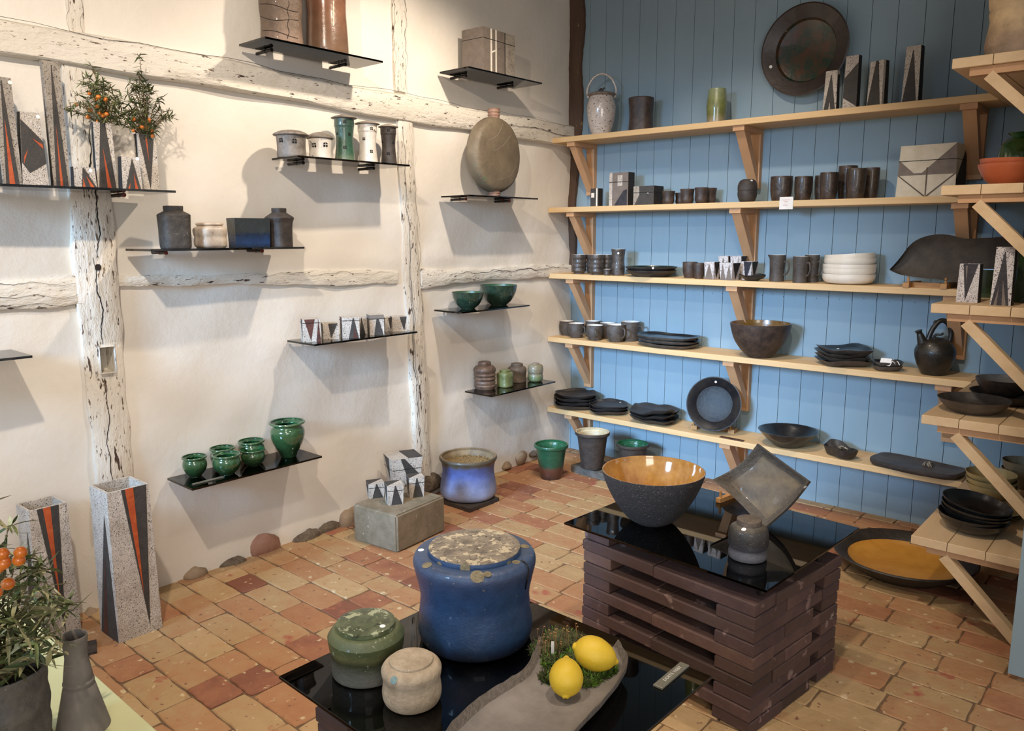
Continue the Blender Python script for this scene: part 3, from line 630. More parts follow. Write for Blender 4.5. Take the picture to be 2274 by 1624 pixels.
tbox('patterned_box', 'small speckled box with dark wedge between the two plant vases', 'box', (262, 347, 317, 414), z6, .45, .86, yaw=q90, X=.17, pats={0: [([(.15, 0), (.92, 0), (.6, .97)], SLATE), (ORT(.62, .78, .62, .5), ORANGE), (ORT(.25, .35, .4, .2), ORANGE)], 3: [([(0, 0), (1, 0), (1, 1), (0, 1)], DARKSIDE)]}, group=Gp, stick=(305, 353, .006), open_=0)
tbox('patterned_vase', 'flared vase with inverted dark wedge holding the pointed berry plant', 'vase', (296, 296, 355, 415), z6, .5, 1.0, yaw=q90, X=.12, pats={0: [dn(ap=.5, l=.05, r=.9), ([(.4, .95), (.5, .95), (.52, .5)], ORANGE)], 3: [dn(DARKSIDE, .3, .8)]}, group=Gp, stick=(338, 304, .006))
# -------- berry plants in the two vases
def plant(name, label, base, spread, height, peak, seed, nst=16, nleaf=26, leafL=.022, berries=16, bc=(0, 0, 0), bs=.03, mats=(LEAFM, LEAFD, LEAFP), br=.0045, dirs=None, parent=None, cat='plant'):
    """base = point the stems leave; stems arch out, narrow curled leaves"""
    rnd = random.Random(seed); t = E(name, base, label, cat) if parent is None else parent
    SB, LB = B(), B(); tips = []
    for s in range(nst):
        az = rnd.uniform(0, 6.283); k = rnd.uniform(.25, 1); 
        tx, ty = spread[0]*k*math.cos(az)+peak[0]*(1-k), spread[1]*k*math.sin(az)+peak[1]*(1-k); tz = height*(1-.75*k**1.4)*rnd.uniform(.75, 1.0)
        if s == 0: tx, ty, tz = peak[0], peak[1], height
        P = arc([(0, 0, 0), (tx*.3, ty*.3, tz*.55), (tx*.72, ty*.72, tz*.92), (tx, ty, tz*(1 if s == 0 else rnd.uniform(.8, 1.0)))], 6)
        SB.tube(P, [.0016*(1-.6*i/len(P)) for i in range(len(P))], 5)
        for q in range(nleaf):
            u = (q+rnd.random())/nleaf*.85+.15; i = min(int(u*(len(P)-1)), len(P)-2); p = P[i].lerp(P[i+1], u*(len(P)-1)-i); tips.append(p)
            a2 = rnd.uniform(0, 6.283); el = rnd.uniform(-.5, .9); L = leafL*rnd.uniform(.6, 1.25); w = L*rnd.uniform(.06, .105)
            d = Vector((math.cos(a2)*math.cos(el), math.sin(a2)*math.cos(el), math.sin(el))); sd = d.cross(Vector((0, 0, 1))).normalized(); cu = rnd.uniform(-.7, .25)
            V = []
            for v_ in range(6):
                f = v_/5; c = p+d*L*f+Vector((0, 0, cu*L*f*f)); ww = w*math.sin(math.pi*(.12+.86*f)); tw = sd*ww+Vector((0, 0, ww*.5))
                V += [c-tw, c+Vector((0, 0, -ww*.35)), c+tw]
            LB.add(V, [(3*v_+j, 3*v_+j+1, 3*v_+4+j, 3*v_+3+j) for v_ in range(5) for j in (0, 1)], rnd.choice([0, 0, 1, 1, 2]))
    SB.build('stem', TWIG, t); LB.build('foliage', list(mats), t)
    near = [p for p in tips if all(abs(p[i]-bc[i]) < 1.9*bs[i] for i in range(3))]; rnd.shuffle(near)
    for q in range(berries):
        c = Vector(near[q % len(near)] if len(near) > 8 else [rnd.gauss(bc[i], bs[i]*.8) for i in range(3)])*.93+Vector(bc)*.07+Vector([rnd.uniform(-.010, .010) for _ in range(3)])
        r = br*rnd.uniform(.8, 1.15); V, F = [], []
        pf = [(0, -1), (.5, -.87), (.87, -.5), (1, 0), (.87, .5), (.5, .87), (0, 1)]; V = gen(pf, 10); F, _ = faces(pf, 10)
        O('berry', [(x*r, y*r, z*r*.95) for x, y, z in V], F, BERRY, None, t, c)
    return t
c = at(232, 268, X=.13); sc_ = 3.1/FPX
plant('potted_berry_plant', 'bushy orange-berried sprig spilling from the broad wedge vase on top left shelf', (c[0], c[1], c[2]-.03), (.10, .135), .21, (.0, -.03), 11, nst=34, nleaf=30, leafL=.026, berries=26, bc=(.05, -.04, .07), bs=(.035, .04, .026), br=.0072, mats=(LEAFM, LEAFP, LEAFD))
c = at(326, 298, X=.12)
plant('potted_berry_plant', 'pointed green sprig with a few berries in the flared vase on top left shelf', (c[0], c[1], c[2]-.04), (.09, .12), .31, (0, -.005), 23, nst=36, nleaf=32, leafL=.025, berries=14, bc=(.05, -.005, .05), bs=(.03, .04, .022), br=.0065, mats=(LEAFD, LEAFM, LEAFD))
# -------- G7 jars
JARB = vessel([(0.84, 0), (.94, .02), (.97, .25), (.97, .5), (1.0, .74), (.97, .80), (.62, .87)], .1, .05); JLID = lid([(.58, .84), (.60, .97), (.58, 1.0)])
pot('lidded_jar', 'larger charcoal lidded jar with a slanting shoulder, left of the cream jar', 'jar', (347, 457, 426, 549), 1.35, JARB, STONEJAR, X=.11, parts=[('lid', JLID, STONEJAR)], shape=('sq', 5), rz=q90*.9, wob=.012)
CJB = vessel([(.82, 0), (.95, .08), (.98, .25), (.94, .42), (1.0, .58), (.98, .76), (.70, .88)], .08, .05)
pot('lidded_jar', 'low cream lidded jar with smoky waist, beside the blue-black box', 'jar', (427, 494, 505, 547.5), 1.35, CJB, CREAMJAR, X=.11, parts=[('lid', lid([(.66, .86), (.80, .9), (.80, .96), (.70, 1.0)]), CREAMJAR)], shape=('sq', 4), wob=.012)
tbox('slab_vase', 'wide blue-black slab vase flaring upward, between the cream jar and a charcoal jar', 'vase', (502, 484, 600, 549.5), 1.35, .38, 1.05, ta=1.1, yaw=q90, X=.105, mats=(BLUEBLACK, SLATE), open_=.06)
pot('lidded_jar', 'slimmer charcoal lidded jar at the right end of its shelf, beside the blue-black box', 'jar', (587, 462, 653, 548), 1.35, vessel([(.84, 0), (.86, .03), (.86, .3), (.9, .6), (1.0, .72), (.97, .77), (.56, .87)], .1, .05), DARKCLAY, X=.11, parts=[('lid', lid([(.50, .85), (.52, .97), (.50, 1.0)]), DARKCLAY)], shape=('sq', 4), rz=.2, wob=.012)
# -------- G8 clay houses
def windows(o, spots, s, parent):
    for (px, py, k) in spots:
        p, n, mw = px_on(o, px, py)
        if p is None: print('MISS window', px, py); continue
        q = n.to_track_quat('Y', 'Z'); b = B()
        for i, j in ((-1, -1), (1, -1), (-1, 1), (1, 1)):
            cx, cz = i*s*k*.55, j*s*k*.55; h = s*k*.42
            pts = [(cx-h, 0, cz-h), (cx+h, 0, cz-h), (cx+h, 0, cz+h), (cx-h, 0, cz+h)]
            if j == 1: pts = [(cx-h, 0, cz-h), (cx+h, 0, cz-h), (cx+h, 0, cz+(h if i < 0 else h*.1)), (cx-h, 0, cz+(h if i > 0 else h*.1))] if True else pts
            W_ = [p+n*.0008+q @ Vector(v) for v in pts]; W2 = [p-n*.003+q @ Vector(v) for v in pts]
            pl = parent.location; b.add([w-pl for w in W_]+[w-pl for w in W2], [(0, 1, 2, 3), (7, 6, 5, 4), (0, 4, 5, 1), (1, 5, 6, 2), (2, 6, 7, 3), (3, 7, 4, 0)])
        b.build('window', HOLE, parent, smooth=False)
def house(label, bb, prof, roof, m, wins, s=.0085, shape=None):
    t, body, L, _ = pot('clay_house', label, 'ceramic house', bb, 1.715, (lid(prof)), m, X=.11, parts=[('roof', lid(roof), ROOFM)], wob=.01, shape=shape, group='little clay houses')
    windows(body, wins, s, t)
house('low smoky grey clay house with flat domed roof, leftmost of the houses', (605, 288, 686, 345.5), [(.80, 0), (.82, .1), (.80, .4), (.84, .78)], [(.84, .77), (1.0, .80), (.96, .86), (.6, .96), (.2, 1.0)], HOUSEGREY, [(624, 311, 1), (654, 313, 1)], .0095)
house('low white clay house with flat roof, beside the teal tower', (679, 293, 741, 349.5), [(.80, 0), (.84, .1), (.82, .4), (.88, .74)], [(.88, .74), (1.0, .77), (.96, .84), (.6, .94), (.2, 1.0)], HOUSEWHITE, [(697.5, 322, 1), (723, 321, 1)], .0098)
TWR = [(.84, 0), (.84, .04), (.72, .35), (.70, .5), (.78, .72), (.82, .76), (.82, .92)]; RF = [(.84, .905), (1.04, .915), (1.04, .93), (.75, .96), (.4, .985), (.1, 1.0)]
house('teal green clay tower house, tallest of the little houses', (734, 254, 793, 353), TWR, RF, TEAL, [(765.5, 270, .85), (749, 297, .7), (776, 298, .8), (766, 327, .9)], .0078)
house('white crackled clay tower house with leaning roof', (787, 268, 843.5, 358), TWR, RF, HOUSEWHITE, [(825, 285, .85), (808, 308, .85), (825, 336, .9)], .0078)
house('dark brown clay tower house at the right end of the houses', (839, 275, 884.5, 363.5), TWR, RF, HOUSEDARK, [(862.5, 289, .85), (849, 315, .7), (873, 317, .7), (862.5, 341, .9)], .0078)
# -------- G9 round flask: a thick disc standing on its foot
z9 = 1.594; cF = at(1097, 345, X=.11); t = E('moon_flask', (cF[0], cF[1], z9), 'big round disc-shaped flask in ashy brown, standing on the white wall shelf', 'flask')
Rf = .196; dc = Vector((0, 0, cF[2]-z9)); rot = Euler((0, 0, rad(4))).to_matrix()
pf = [(0, .052), (.5, .050), (.86, .043), (.94, .036), (.97, .026), (1.0, .012), (.985, 0), (1.0, -.012), (.97, -.028), (.93, -.04), (.8, -.046), (0, -.05)]
V = [rot @ Vector((z_, x_*Rf, y_*Rf))+dc for x_, y_, z_ in gen(pf, 64, wob=.008, seed=5)]; F, _ = faces(pf, 64)
fb = O('body', V, F, FLASKM, None, t, angle=50)
b = B()
for (pts) in ([(1117, 275), (1105, 300), (1085, 312)], [(1135, 300), (1118, 322), (1098, 335)], [(1145, 372), (1130, 392), (1100, 400)], [(1070, 285), (1060, 330), (1062, 380), (1075, 410)]):
    P = [px_on(fb, *q) for q in arc([(x, y, 0) for x, y in pts], 4) for q in [(q.x, q.y)]]
    P = [p[0]+p[1]*.0006-Vector(t.location) for p in P if p[0] is not None]
    if len(P) > 2: b.tube(P, .0011, 5)
b.build('incised_line', mat('pale_line', '9a917e'), t)
for nm, zz in (('neck', dc.z+Rf-.008), ('foot', 0.0)):
    H9 = 1.0 if nm == 'neck' else 1
    pfN = lid([(.030, 0), (.031, .012), (.034, .018), (.030, .026), (.034, .034), (.031, .042), (.034, .05)])
    V = gen(pfN[0], 28, seed=2); F, _ = faces(pfN[0], 28); k_ = 1 if nm == 'neck' else (dc.z-Rf+.01)/.05
    O(nm, [(x, y, zz+w*max(k_, .3)) for x, y, w in V], F, FLASKN, None, t)
# -------- G10 striped box
ST = [([(.22, 0), (.27, 0), (.27, 1), (.22, 1)], CREAM), ([(.37, 0), (.415, 0), (.415, 1), (.37, 1)], CREAM), ([(.26, .46), (.54, .60), (.54, .64), (.26, .50)], CREAM), ([(0, 0), (.215, 0), (.215, 1), (0, 1)], ASHGREY), ([(.275, 0), (.365, 0), (.365, 1), (.275, 1)], ASHGREY), ([(.42, 0), (.66, 0), (.66, 1), (.42, 1)], ASHGREY), ([(.66, 0), (.69, 0), (.69, 1), (.66, 1)], SLATE)]
tbox('lidded_box', 'square grey lidded box with white stripes and speckled edge on the high right shelf', 'box', (1026, 58, 1143, 163), 2.207, .55, 1.0, yaw=rad(93), X=.115, mats=(RAKUG, SLATE), pats={0: [ST[k] for k in (3, 4, 5, 6, 0, 1, 2)], 3: [([(0, 0), (1, 0), (1, 1), (0, 1)], ASHGREY)]}, open_=0, seam=.76)
# -------- G2 tall vases, cut by the top of the picture
t, bd, _, _ = pot('tall_vase', 'tall bark-textured stoneware vase on the high shelf, left one, cut by the top edge', 'vase', (567, -190, 674, 99), 2.148, vessel([(.92, 0), (.98, .02), (.93, .2), (.98, .35), (.88, .6), (.95, .8), (.9, 1)], .07, .03), BARKY, X=.115, wob=.03, shape=('sq', 2.6))
b = B(); rn = random.Random(4)
for k in range(9):
    y0 = 10+k*9+rn.uniform(-3, 3); P = [px_on(bd, x, y0+(x-570)*.16+4*math.sin(x*.06+k)) for x in range(578, 668, 6)]
    P = [p[0]+p[1]*.0005-bd.location for p in P if p[0] is not None]
    if k % 3 == 0 and len(P) > 3: b.tube(P, .0014, 4)
P = [px_on(bd, 640+2*math.sin(y_*.2), y_) for y_ in range(2, 92, 6)]; P = [p[0]+p[1]*.0005-bd.location for p in P if p[0] is not None]
b.tube(P, .0014, 4); b.build('crease', mat('crease_dark', '2c2119'), bd)
t, bd, _, _ = pot('tall_vase', 'tall rust-brown glazed vase on the high shelf, right one, cut by the top edge', 'vase', (671, -230, 775, 112), 2.148, vessel([(.92, 0), (1.0, .03), (.98, .15), (.93, .3), (.96, .45), (.9, .7), (.9, 1)], .07, .03), RUST, X=.115, wob=.02, shape=('sq', 2.6))
b = B(); P = [px_on(bd, 740, y_) for y_ in range(2, 60, 4)]; P = [p[0]+p[1]*.001-bd.location for p in P if p[0] is not None]
b.tube(P, [.003+.0015*math.sin(k*2.1) for k in range(len(P))], 8); b.build('glaze_run', mat('pale_run', 'd8c8a8', 'e8dcc0', 20, .15, 0, coat=1), bd)
# -------- G3 seven small patterned boxes
g3 = 'small patterned lidded boxes in a row'
BRW = BROWNT
def sb(lab, bb, pats, a=1, t=1.0, yaw=rad(62), z=.941, **k):
    return tbox('patterned_box', lab, 'box', bb, z, a, t, yaw=yaw, pats=pats, open_=0, group=k.pop('group', g3), **k)
sb('tall patterned box with reddish wedge, leftmost of the small boxes in the row', (667, 705, 713, 760), {0: [dn(BRW, .1, .7, .45), ([(.75, 0), (1, 0), (.9, 1)], BRW)], 3: [([(.3, 1), (1, 1), (.7, .02)], SLATE)]}, seam=.84, t=.98)
sb('short patterned box with flared dark wedge, second from the left in the row', (712, 714.5, 752.5, 754), {0: [dn(SLATE, .35, .95, .5)], 3: [([(.2, 1), (1, 1), (.6, .02)], SLATE)]}, t=1)
sb('patterned box with two dark wedges and orange sliver, centre-left of the row', (754, 701, 799, 752), {0: [upw(SLATE, .35, .95, .65), (ORT(.62, .85, .7, .5), BRW)], 3: [dn(BRW, .1, .8)]}, seam=.85)
sb('patterned box half hidden behind its left neighbour, fourth in the row', (790, 702, 816, 744), {0: [upw(SLATE, .2, .8, .4)], 3: [dn(SLATE)]}, X=.09)
sb('tallest patterned box with dark top, fifth in the row', (814, 696, 853.5, 745), {0: [upw(SLATE, .3, .95, .55), ([(0, .8), (1, .8), (1, 1), (0, 1)], ASHGREY)], 3: [([(0, 0), (1, 0), (1, 1), (0, 1)], ASHGREY), upw(SLATE, .3, .9)]}, seam=.8)
sb('patterned box with a narrow black V, sixth in the row', (850, 703, 876, 739), {0: [dn(SLATE, .35, .9, .6)], 3: [dn(SLATE)]}, X=.10)
sb('patterned box with a sharp black V, rightmost in the row', (864, 700, 904, 737), {0: [dn(SLATE, .5, 1, .8)], 3: [dn(SLATE, .3, .9)]}, t=1)
# -------- G5 bowls
BOWL = vessel([(.42, 0), (.44, .03), (.7, .25), (.9, .6), (1, 1)], .05, .07)
pot('bowl', 'smaller dark green bowl on the white wall shelf, left of the larger one', 'bowl', (1003, 646, 1074.5, 687), 1.01, BOWL, [GREENBOWL, GREENRIM], group='green bowls')
pot('bowl', 'larger dark green bowl with greyish rim on the white wall shelf', 'bowl', (1066, 630, 1149, 679), 1.01, BOWL, [GREENBOWL, GREENRIM], group='green bowls')
# -------- G4 jars
pot('lidded_jar', 'tall ribbed brown lidded jar, leftmost on the lowest right glass shelf', 'jar', (1051, 801, 1101.5, 867), .542, vessel([(.85, 0), (.9, .04), (.98, .12), (.92, .17), (.97, .24), (.9, .31), (1.0, .38), (.9, .45), (1.0, .52), (.93, .58), (1.0, .66), (1, .74), (.8, .84), (.55, .87)], .1, .05, 2), mat('ribbed_brown', '4a382c', '6e5646', 9, .5, .3, 50, coat=.2), parts=[('lid', lid([(.55, .86), (.58, .96), (.52, 1)]), mat('ribbed_brown', ''))], wob=.015)
pot('lidded_jar', 'small pale green faceted lidded jar, second from the left', 'jar', (1103, 819, 1140.5, 862), .542, vessel([(.8, 0), (.95, .08), (.95, .45), (1, .7), (.9, .82), (.6, .87)], .1, .05), mat('pale_green_glaze', '5c6238', '73774c', 12, .35, .3, coat=.4), parts=[('lid', lid([(.6, .86), (.66, .95), (.5, 1)]), mat('pale_green_glaze', ''))], shape=('sq', 3.4), wob=.02)
pot('lidded_jar', 'plain taupe lidded jar with sloping shoulders, third from the left', 'jar', (1127, 805, 1169.5, 851), .542, vessel([(.88, 0), (.92, .05), (.94, .4), (1, .68), (.8, .82), (.6, .86)], .1, .05), mat('taupe_clay', '4f443a', '645648', 9, .6, .3), parts=[('lid', lid([(.6, .85), (.62, .97), (.56, 1)]), mat('taupe_clay', ''))], wob=.01)
pot('lidded_jar', 'lumpy celadon-green jar at the right end of the lowest glass shelf', 'jar', (1171.5, 805, 1206.5, 849), .542, vessel([(.7, 0), (.95, .08), (1.0, .28), (.92, .42), (.98, .5), (1, .7), (.85, .88), (.5, .94)], .1, .05), mat('celadon_lumpy', '6a6a48', '807c5c', 14, .35, .5, 20, coat=.3, zr=[(0, '5c6844'), (.3, '66704c'), (.45, '77705a'), (1, '807860')]), parts=[('lid', lid([(.5, .93), (.5, .97), (.3, 1)]), ROOFM)], wob=.03)
# -------- G1 green pots
GP = vessel([(.48, 0), (.5, .03), (.8, .25), (.97, .52), (.93, .76), (.84, .86), (1.0, .94), (1.0, 1.0)], .11, .06)
gp = 'small green glazed pots'
for lab, bb in (('leftmost small green glazed pot, alone at the front of the low shelf', (402, 1006, 460, 1061)), ('small green glazed pot at the back left, half hidden by the front middle one', (464, 987, 522, 1042)),
                ('small green glazed pot at the back right, tucked behind its neighbour', (527, 971, 588, 1026)), ('small green glazed pot in the front middle of the low shelf', (469, 1000, 535, 1057)), ('small green glazed pot in front of the back right one, next to the big pot', (532, 990, 589, 1037))):
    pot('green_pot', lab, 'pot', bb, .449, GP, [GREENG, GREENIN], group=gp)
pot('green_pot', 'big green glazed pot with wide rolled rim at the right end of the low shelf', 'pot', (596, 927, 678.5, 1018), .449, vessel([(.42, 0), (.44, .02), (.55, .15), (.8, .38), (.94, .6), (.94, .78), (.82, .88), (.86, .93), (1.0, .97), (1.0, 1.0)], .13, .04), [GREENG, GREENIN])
a1, a2 = at(428, 1077, z=.4495), at(496, 1060, z=.4495); b = B(); b.bar((a1[0], a1[1], .4515), (a2[0], a2[1], .4515), .013, .003); props(b.build('name_strip', METAL, smooth=False), 'thin metal name strip at the front edge of the low glass shelf', 'name strip')
# ================================================================== things standing on the floor, left side
PV = {0: [([(.33, 1), (.94, 1), (.72, .04)], SLATE), ([(.42, 1), (.62, 1), (.64, .28)], ORANGE)], 3: [([(.05, 0), (.95, 0), (.75, .85)], SLATE), (ORT(.2, .4, .65, .6), BROWNT), (ORT(.6, .8, .73, .5), BROWNT)]}
tbox('floor_vase', 'tall square floor vase with black wedge and orange flame, nearest the low shelf', 'vase', (198, 1057, 361, 1431), 0, 1, .93, yaw=rad(91), pats=PV, group='tall square floor vases', open_=.13, mats=(RAKUB if 0 else RAKU, SLATE))
tbox('floor_vase', 'tall square floor vase half hidden behind the potted plant, far left', 'vase', (35, 1100, 182, 1405), 0, 1, .93, X=.085, yaw=rad(91), pats={0: [([(.2, 1), (.78, 1), (.6, .04)], SLATE), ([(.36, 1), (.56, 1), (.55, .28)], ORANGE)], 3: PV[3]}, group='tall square floor vases', open_=.13)
o, (rb, hb_) = tbox('concrete_block', 'grey cast concrete block on the brick floor holding small patterned boxes', 'block', (783, 1078, 989, 1230), 0, .83, 1.0, yaw=rad(96), open_=0, mats=(CONC, CONC), sub=1)
m_ = bmesh.new(); m_.from_mesh(o.data); bmesh.ops.bevel(m_, geom=m_.edges[:], offset=.008, segments=3, affect='EDGES'); m_.to_mesh(o.data); m_.free()
zb = hb_; g4 = 'patterned boxes on the concrete block'
tbox('patterned_box', 'large patterned box flaring upward on the concrete block', 'box', (850, 998, 939, 1085), zb, .9, 1.25, yaw=rad(66), open_=0, group=g4, pats={0: [([(.55, .25), (.3, 1), (.42, 1), (1, .35), (.85, 0), (.4, 0)], SLATE)], 3: [([(.15, 1), (.75, 1), (.55, .2)], SLATE)], 4: [([(.55, 0), (1, 0), (1, 1), (.5, 1)], SLATE)]}, seam=.62)
for lab, bb in (('small patterned lidded box at the back left corner of the concrete block', (812, 1063, 854, 1108.5)), ('small patterned lidded box at the front corner of the concrete block', (852.5, 1066, 896.5, 1123.5)), ('small patterned lidded box at the right side of the concrete block', (901, 1050, 942.5, 1106.5))):
    tbox('patterned_box', lab, 'box', bb, zb, .9, 1.12, yaw=rad(62), open_=0, group=g4, pats={0: [upw(SLATE, .2, .95, .5)], 3: [dn(SLATE, .1, .95)], 4: [([(0, 0), (1, 1), (0, 1)], SLATE)]}, seam=.72)
o, (_, hs) = tbox('stone_plinth', 'dark square stone slab under the blue-grey pot', 'slab', (975, 1086, 1108.5, 1139), 0, 1, 1, yaw=rad(90), open_=0, mats=(SLABD, SLABD), sub=1)
t, bd, _, (R_, H_) = pot('plant_pot', 'wide smoky blue pot filled with grog on a dark slab', 'pot', (975, 994, 1104, 1118), hs, vessel([(.80, 0), (.92, .03), (.98, .15), (.93, .45), (.89, .65), (.93, .85), (1.0, .95), (.99, 1)], .09, .06), [BLUEPOT, mat('pot_inside_tan', '6a5a44', '8a7658')], wob=.012)
gv = B(); rn = random.Random(2); Rg = R_*.86
gp_ = [(0, -.02), (Rg/R_, -.02), (Rg/R_, 0), (.6, .004), (0, .006)]
V = gen(gp_, 40, zw=.002); F, _ = faces(gp_, 40); V = [(x*R_, y*R_, z+rn.uniform(-.002, .002)) for x, y, z in V]; gv.add(V, F)
for k in range(420):
    a_, q = rn.uniform(0, 6.283), Rg*math.sqrt(rn.random())*.96; s_ = rn.uniform(.0025, .006); x, y = q*math.cos(a_), q*math.sin(a_)
    gv.add([(x+s_*u, y+s_*v, .004+s_*w*.8) for u, v, w in ((1, 0, 0), (-1, 0, 0), (0, 1, 0), (0, -1, 0), (0, 0, 1), (0, 0, -1))], [(0, 2, 4), (2, 1, 4), (1, 3, 4), (3, 0, 4), (2, 0, 5), (1, 2, 5), (3, 1, 5), (0, 3, 5)])
q = gv.build('grog_filling', GRAVEL, None, (bd.location.x, bd.location.y, bd.location.z+H_*.83)); props(q, 'coarse tan grog filling the smoky blue pot', 'gravel', kind='stuff')
FPOT = vessel([(.62, 0), (.64, .02), (.86, .84), (.9, .90), (1.0, .93), (1.0, 1.0)], .1, .05)
pot('flower_pot', 'green glazed flower pot with brown foot on the brick floor, by the corner', 'pot', (1185.5, 979, 1262.5, 1070.5), 0, FPOT, [PLANTGREEN, mat('pot_inside_green', '24543a', '2e6040', rough=.2, coat=.5)])
tbox('stone_slab', 'flat grey stone slab under the brown flower pot', 'slab', (1268, 1018, 1390, 1068.5), 0, .8, 1, yaw=rad(-4), open_=0, mats=(SLAB, SLAB), sub=1)
pot('flower_pot', 'dark brown flower pot with cream rim and inside, on the grey slab', 'pot', (1277, 952, 1354.5, 1048), .048, FPOT, [CLAYPOT, mat('pot_inside_cream', 'b8a888', 'c8b898', 9, .4, specks=(60, .66, '#6a5a42'))])
pot('flower_pot', 'green rimmed flower pot behind the big amber bowl, under the shelves', 'pot', (1368, 978, 1442, 1064), 0, FPOT, [CLAYPOT, mat('pot_inside_green', '')])
tbox('loose_brick', 'single dark brick lying on the floor behind the grey vase', 'brick', (140, 1420, 216, 1470), 0, .9, 1, yaw=rad(70), open_=0, mats=(SLABD, SLABD), sub=1)
# ================================================================== blue wall, shelf 1 (top)
Y1 = -.125; z = SZ[0]
t, bd, L, (R_, H_) = pot('ginger_jar', 'white speckled lidded jar with tall hoop handle on the top shelf', 'jar', (1303, 200, 1368.5, 297), z, vessel([(.58, 0), (.62, .02), (.86, .25), (.98, .5), (.98, .68), (.82, .84), (.78, .87)], .08, .04), JARW, Y=Y1, parts=[('lid', lid([(.78, .86), (.98, .89), (.95, .92), (.6, .95), (.2, .985), (.1, 1.0)]), mat('grey_lid', '6a5e54', '8a7c70', 12, .4, coat=.3))])
P = arc([(-.9*R_, 0, .83*H_), (-.98*R_, 0, 1.02*H_), (-.6*R_, 0, 1.26*H_), (0, 0, 1.35*H_), (.6*R_, 0, 1.26*H_), (.98*R_, 0, 1.02*H_), (.9*R_, 0, .83*H_)], 6)
b = B(); b.tube([Matrix.Rotation(.55, 3, 'Z') @ p for p in P], .0058, 10); b.build('handle', JARW, t)
b = B(); b.tube(arc([(-.02, 0, H_-.003), (-.006, 0, H_+.008), (.008, 0, H_+.004), (.018, .004, H_+.012)]), .0042, 8); b.build('knob', SLATE, t)
pot('vase', 'dark brown cylinder vase with wavy rim on the top shelf', 'vase', (1395, 213.5, 1453, 288), z, vessel([(.96, 0), (.96, .05), (.9, .45), (.95, .8), (1, 1)], .07, .04), DARKBROWN, Y=Y1, wob=.02, zw=.01, shape=('sq', 2.6), rz=.3)
pot('vase', 'olive green glazed cylinder vase with bare foot on the top shelf', 'vase', (1568.5, 194.5, 1615, 269), z, vessel([(.86, 0), (.9, .03), (.96, .3), (1, .55), (.9, .85), (.86, 1)], .07, .04), VASEG, Y=Y1, wob=.02)
# big round dish on the wall
cP = at(1787.5, 111, Y=-.045); Rp = .215; t = E('wall_dish', (cP[0], 0, cP[2]), 'big dark round dish with glossy green well, hung high on the blue wall', 'dish')
pf = [(0, .006), (.55, .006), (1.0, .055), (1.005, .062), (.97, .064), (.70, .038), (.66, .022), (.4, .014), (0, .012)]
ty = Matrix.Rotation(rad(90), 3, 'X'); V = [ty @ Vector((x*Rp, y*Rp, w)) for x, y, w in gen(pf, 72)]; F, Mi = faces(pf, 72, 6)
bd = O('body', V, F, [PLATEW, PLATEWIN], Mi, t, angle=30); sticker(bd, 1711.5, 148.5, .0075, t)
# tapered pieces on top shelf
g5 = 'patterned wedge boxes on the top shelf'; OUT = {}
tbox('patterned_box', 'shortest patterned box with dark upright wedge on the top shelf, overlapping the round dish', 'box', (1826, 155, 1865.5, 243.5), z, .5, .84, yaw=rad(-4), Y=-.14, open_=0, group=g5, mats=(RAKU, SLATE), pats={0: [upw(SLATE, .05, .95, .5, .9), (ORT(.4, .6, .5, .25), RAKU)], 1: [([(0, 0), (1, 0), (.9, .9), (.2, .9)], DARKSIDE)]})
tbox('patterned_box', 'patterned box with sideways black wedge on the top shelf, second of the group', 'box', (1870, 121, 1914.5, 239.5), z, .6, .92, yaw=rad(-4), Y=-.14, open_=0, group=g5, mats=(RAKU, SLATE), pats={0: [([(0, .60), (1, .86), (1, .06), (0, .24)], SLATE)], 1: [([(0, 0), (1, 0), (1, 1), (0, 1)], DARKSIDE)]})
tbox('patterned_box', 'speckled patterned box with long diagonal dark wedge on the top shelf, third of the group', 'box', (1923.5, 132, 1975, 234), z, .6, .88, yaw=rad(-16), Y=-.14, open_=0, group=g5, mats=(RAKU, SLATE), pats={0: [([(.0, 0), (.9, 0), (.62, 1), (.42, 1)], SLATE)], 1: [([(.3, 0), (1, 0), (1, 1), (.4, 1)], DARKSIDE)]})
tbox('patterned_box', 'tallest patterned box with slim dark wedge on the top shelf, standing apart at right', 'box', (2000.5, 99, 2053.5, 225), z, .7, .86, yaw=rad(-4), Y=-.14, open_=0, group=g5, mats=(RAKU, SLATE), pats={0: [upw(SLATE, .02, .9, .5, .93)], 1: [([(0, 0), (1, 0), (1, 1), (0, 1)], DARKSIDE)]})
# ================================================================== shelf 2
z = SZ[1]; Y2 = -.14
tbox('patterned_box', 'tiny dark box with white patches, leftmost on the second shelf', 'box', (1311, 418, 1338.5, 457), z, .8, 1, Y=-.16, open_=0, mats=(SLATE, SLATE), pats={0: [([(.72, 0), (.9, 0), (.9, 1), (.72, 1)], CREAM), ([(.1, .5), (.5, .5), (.5, .75), (.1, .75)], CREAM)], 1: [([(0, 0), (1, 0), (1, 1), (0, 1)], DARKSIDE)]})
tbox('lidded_box', 'tall grey lidded box with white cross pattern on the second shelf', 'box', (1352.5, 382, 1409, 456), z, .5, 1, Y=-.15, open_=0, mats=(ASHGREY, SLATE), seam=.72, pats={0: [([(0, 0), (.16, 0), (.16, 1), (0, 1)], RAKU), ([(.44, .60), (.70, .60), (.70, .92), (.44, .92)], RAKU), ([(.25, 0), (.95, 0), (.95, .5), (.75, .45)], SLATEB)], 1: [([(0, 0), (1, 0), (1, 1), (0, 1)], DARKSIDE)]})
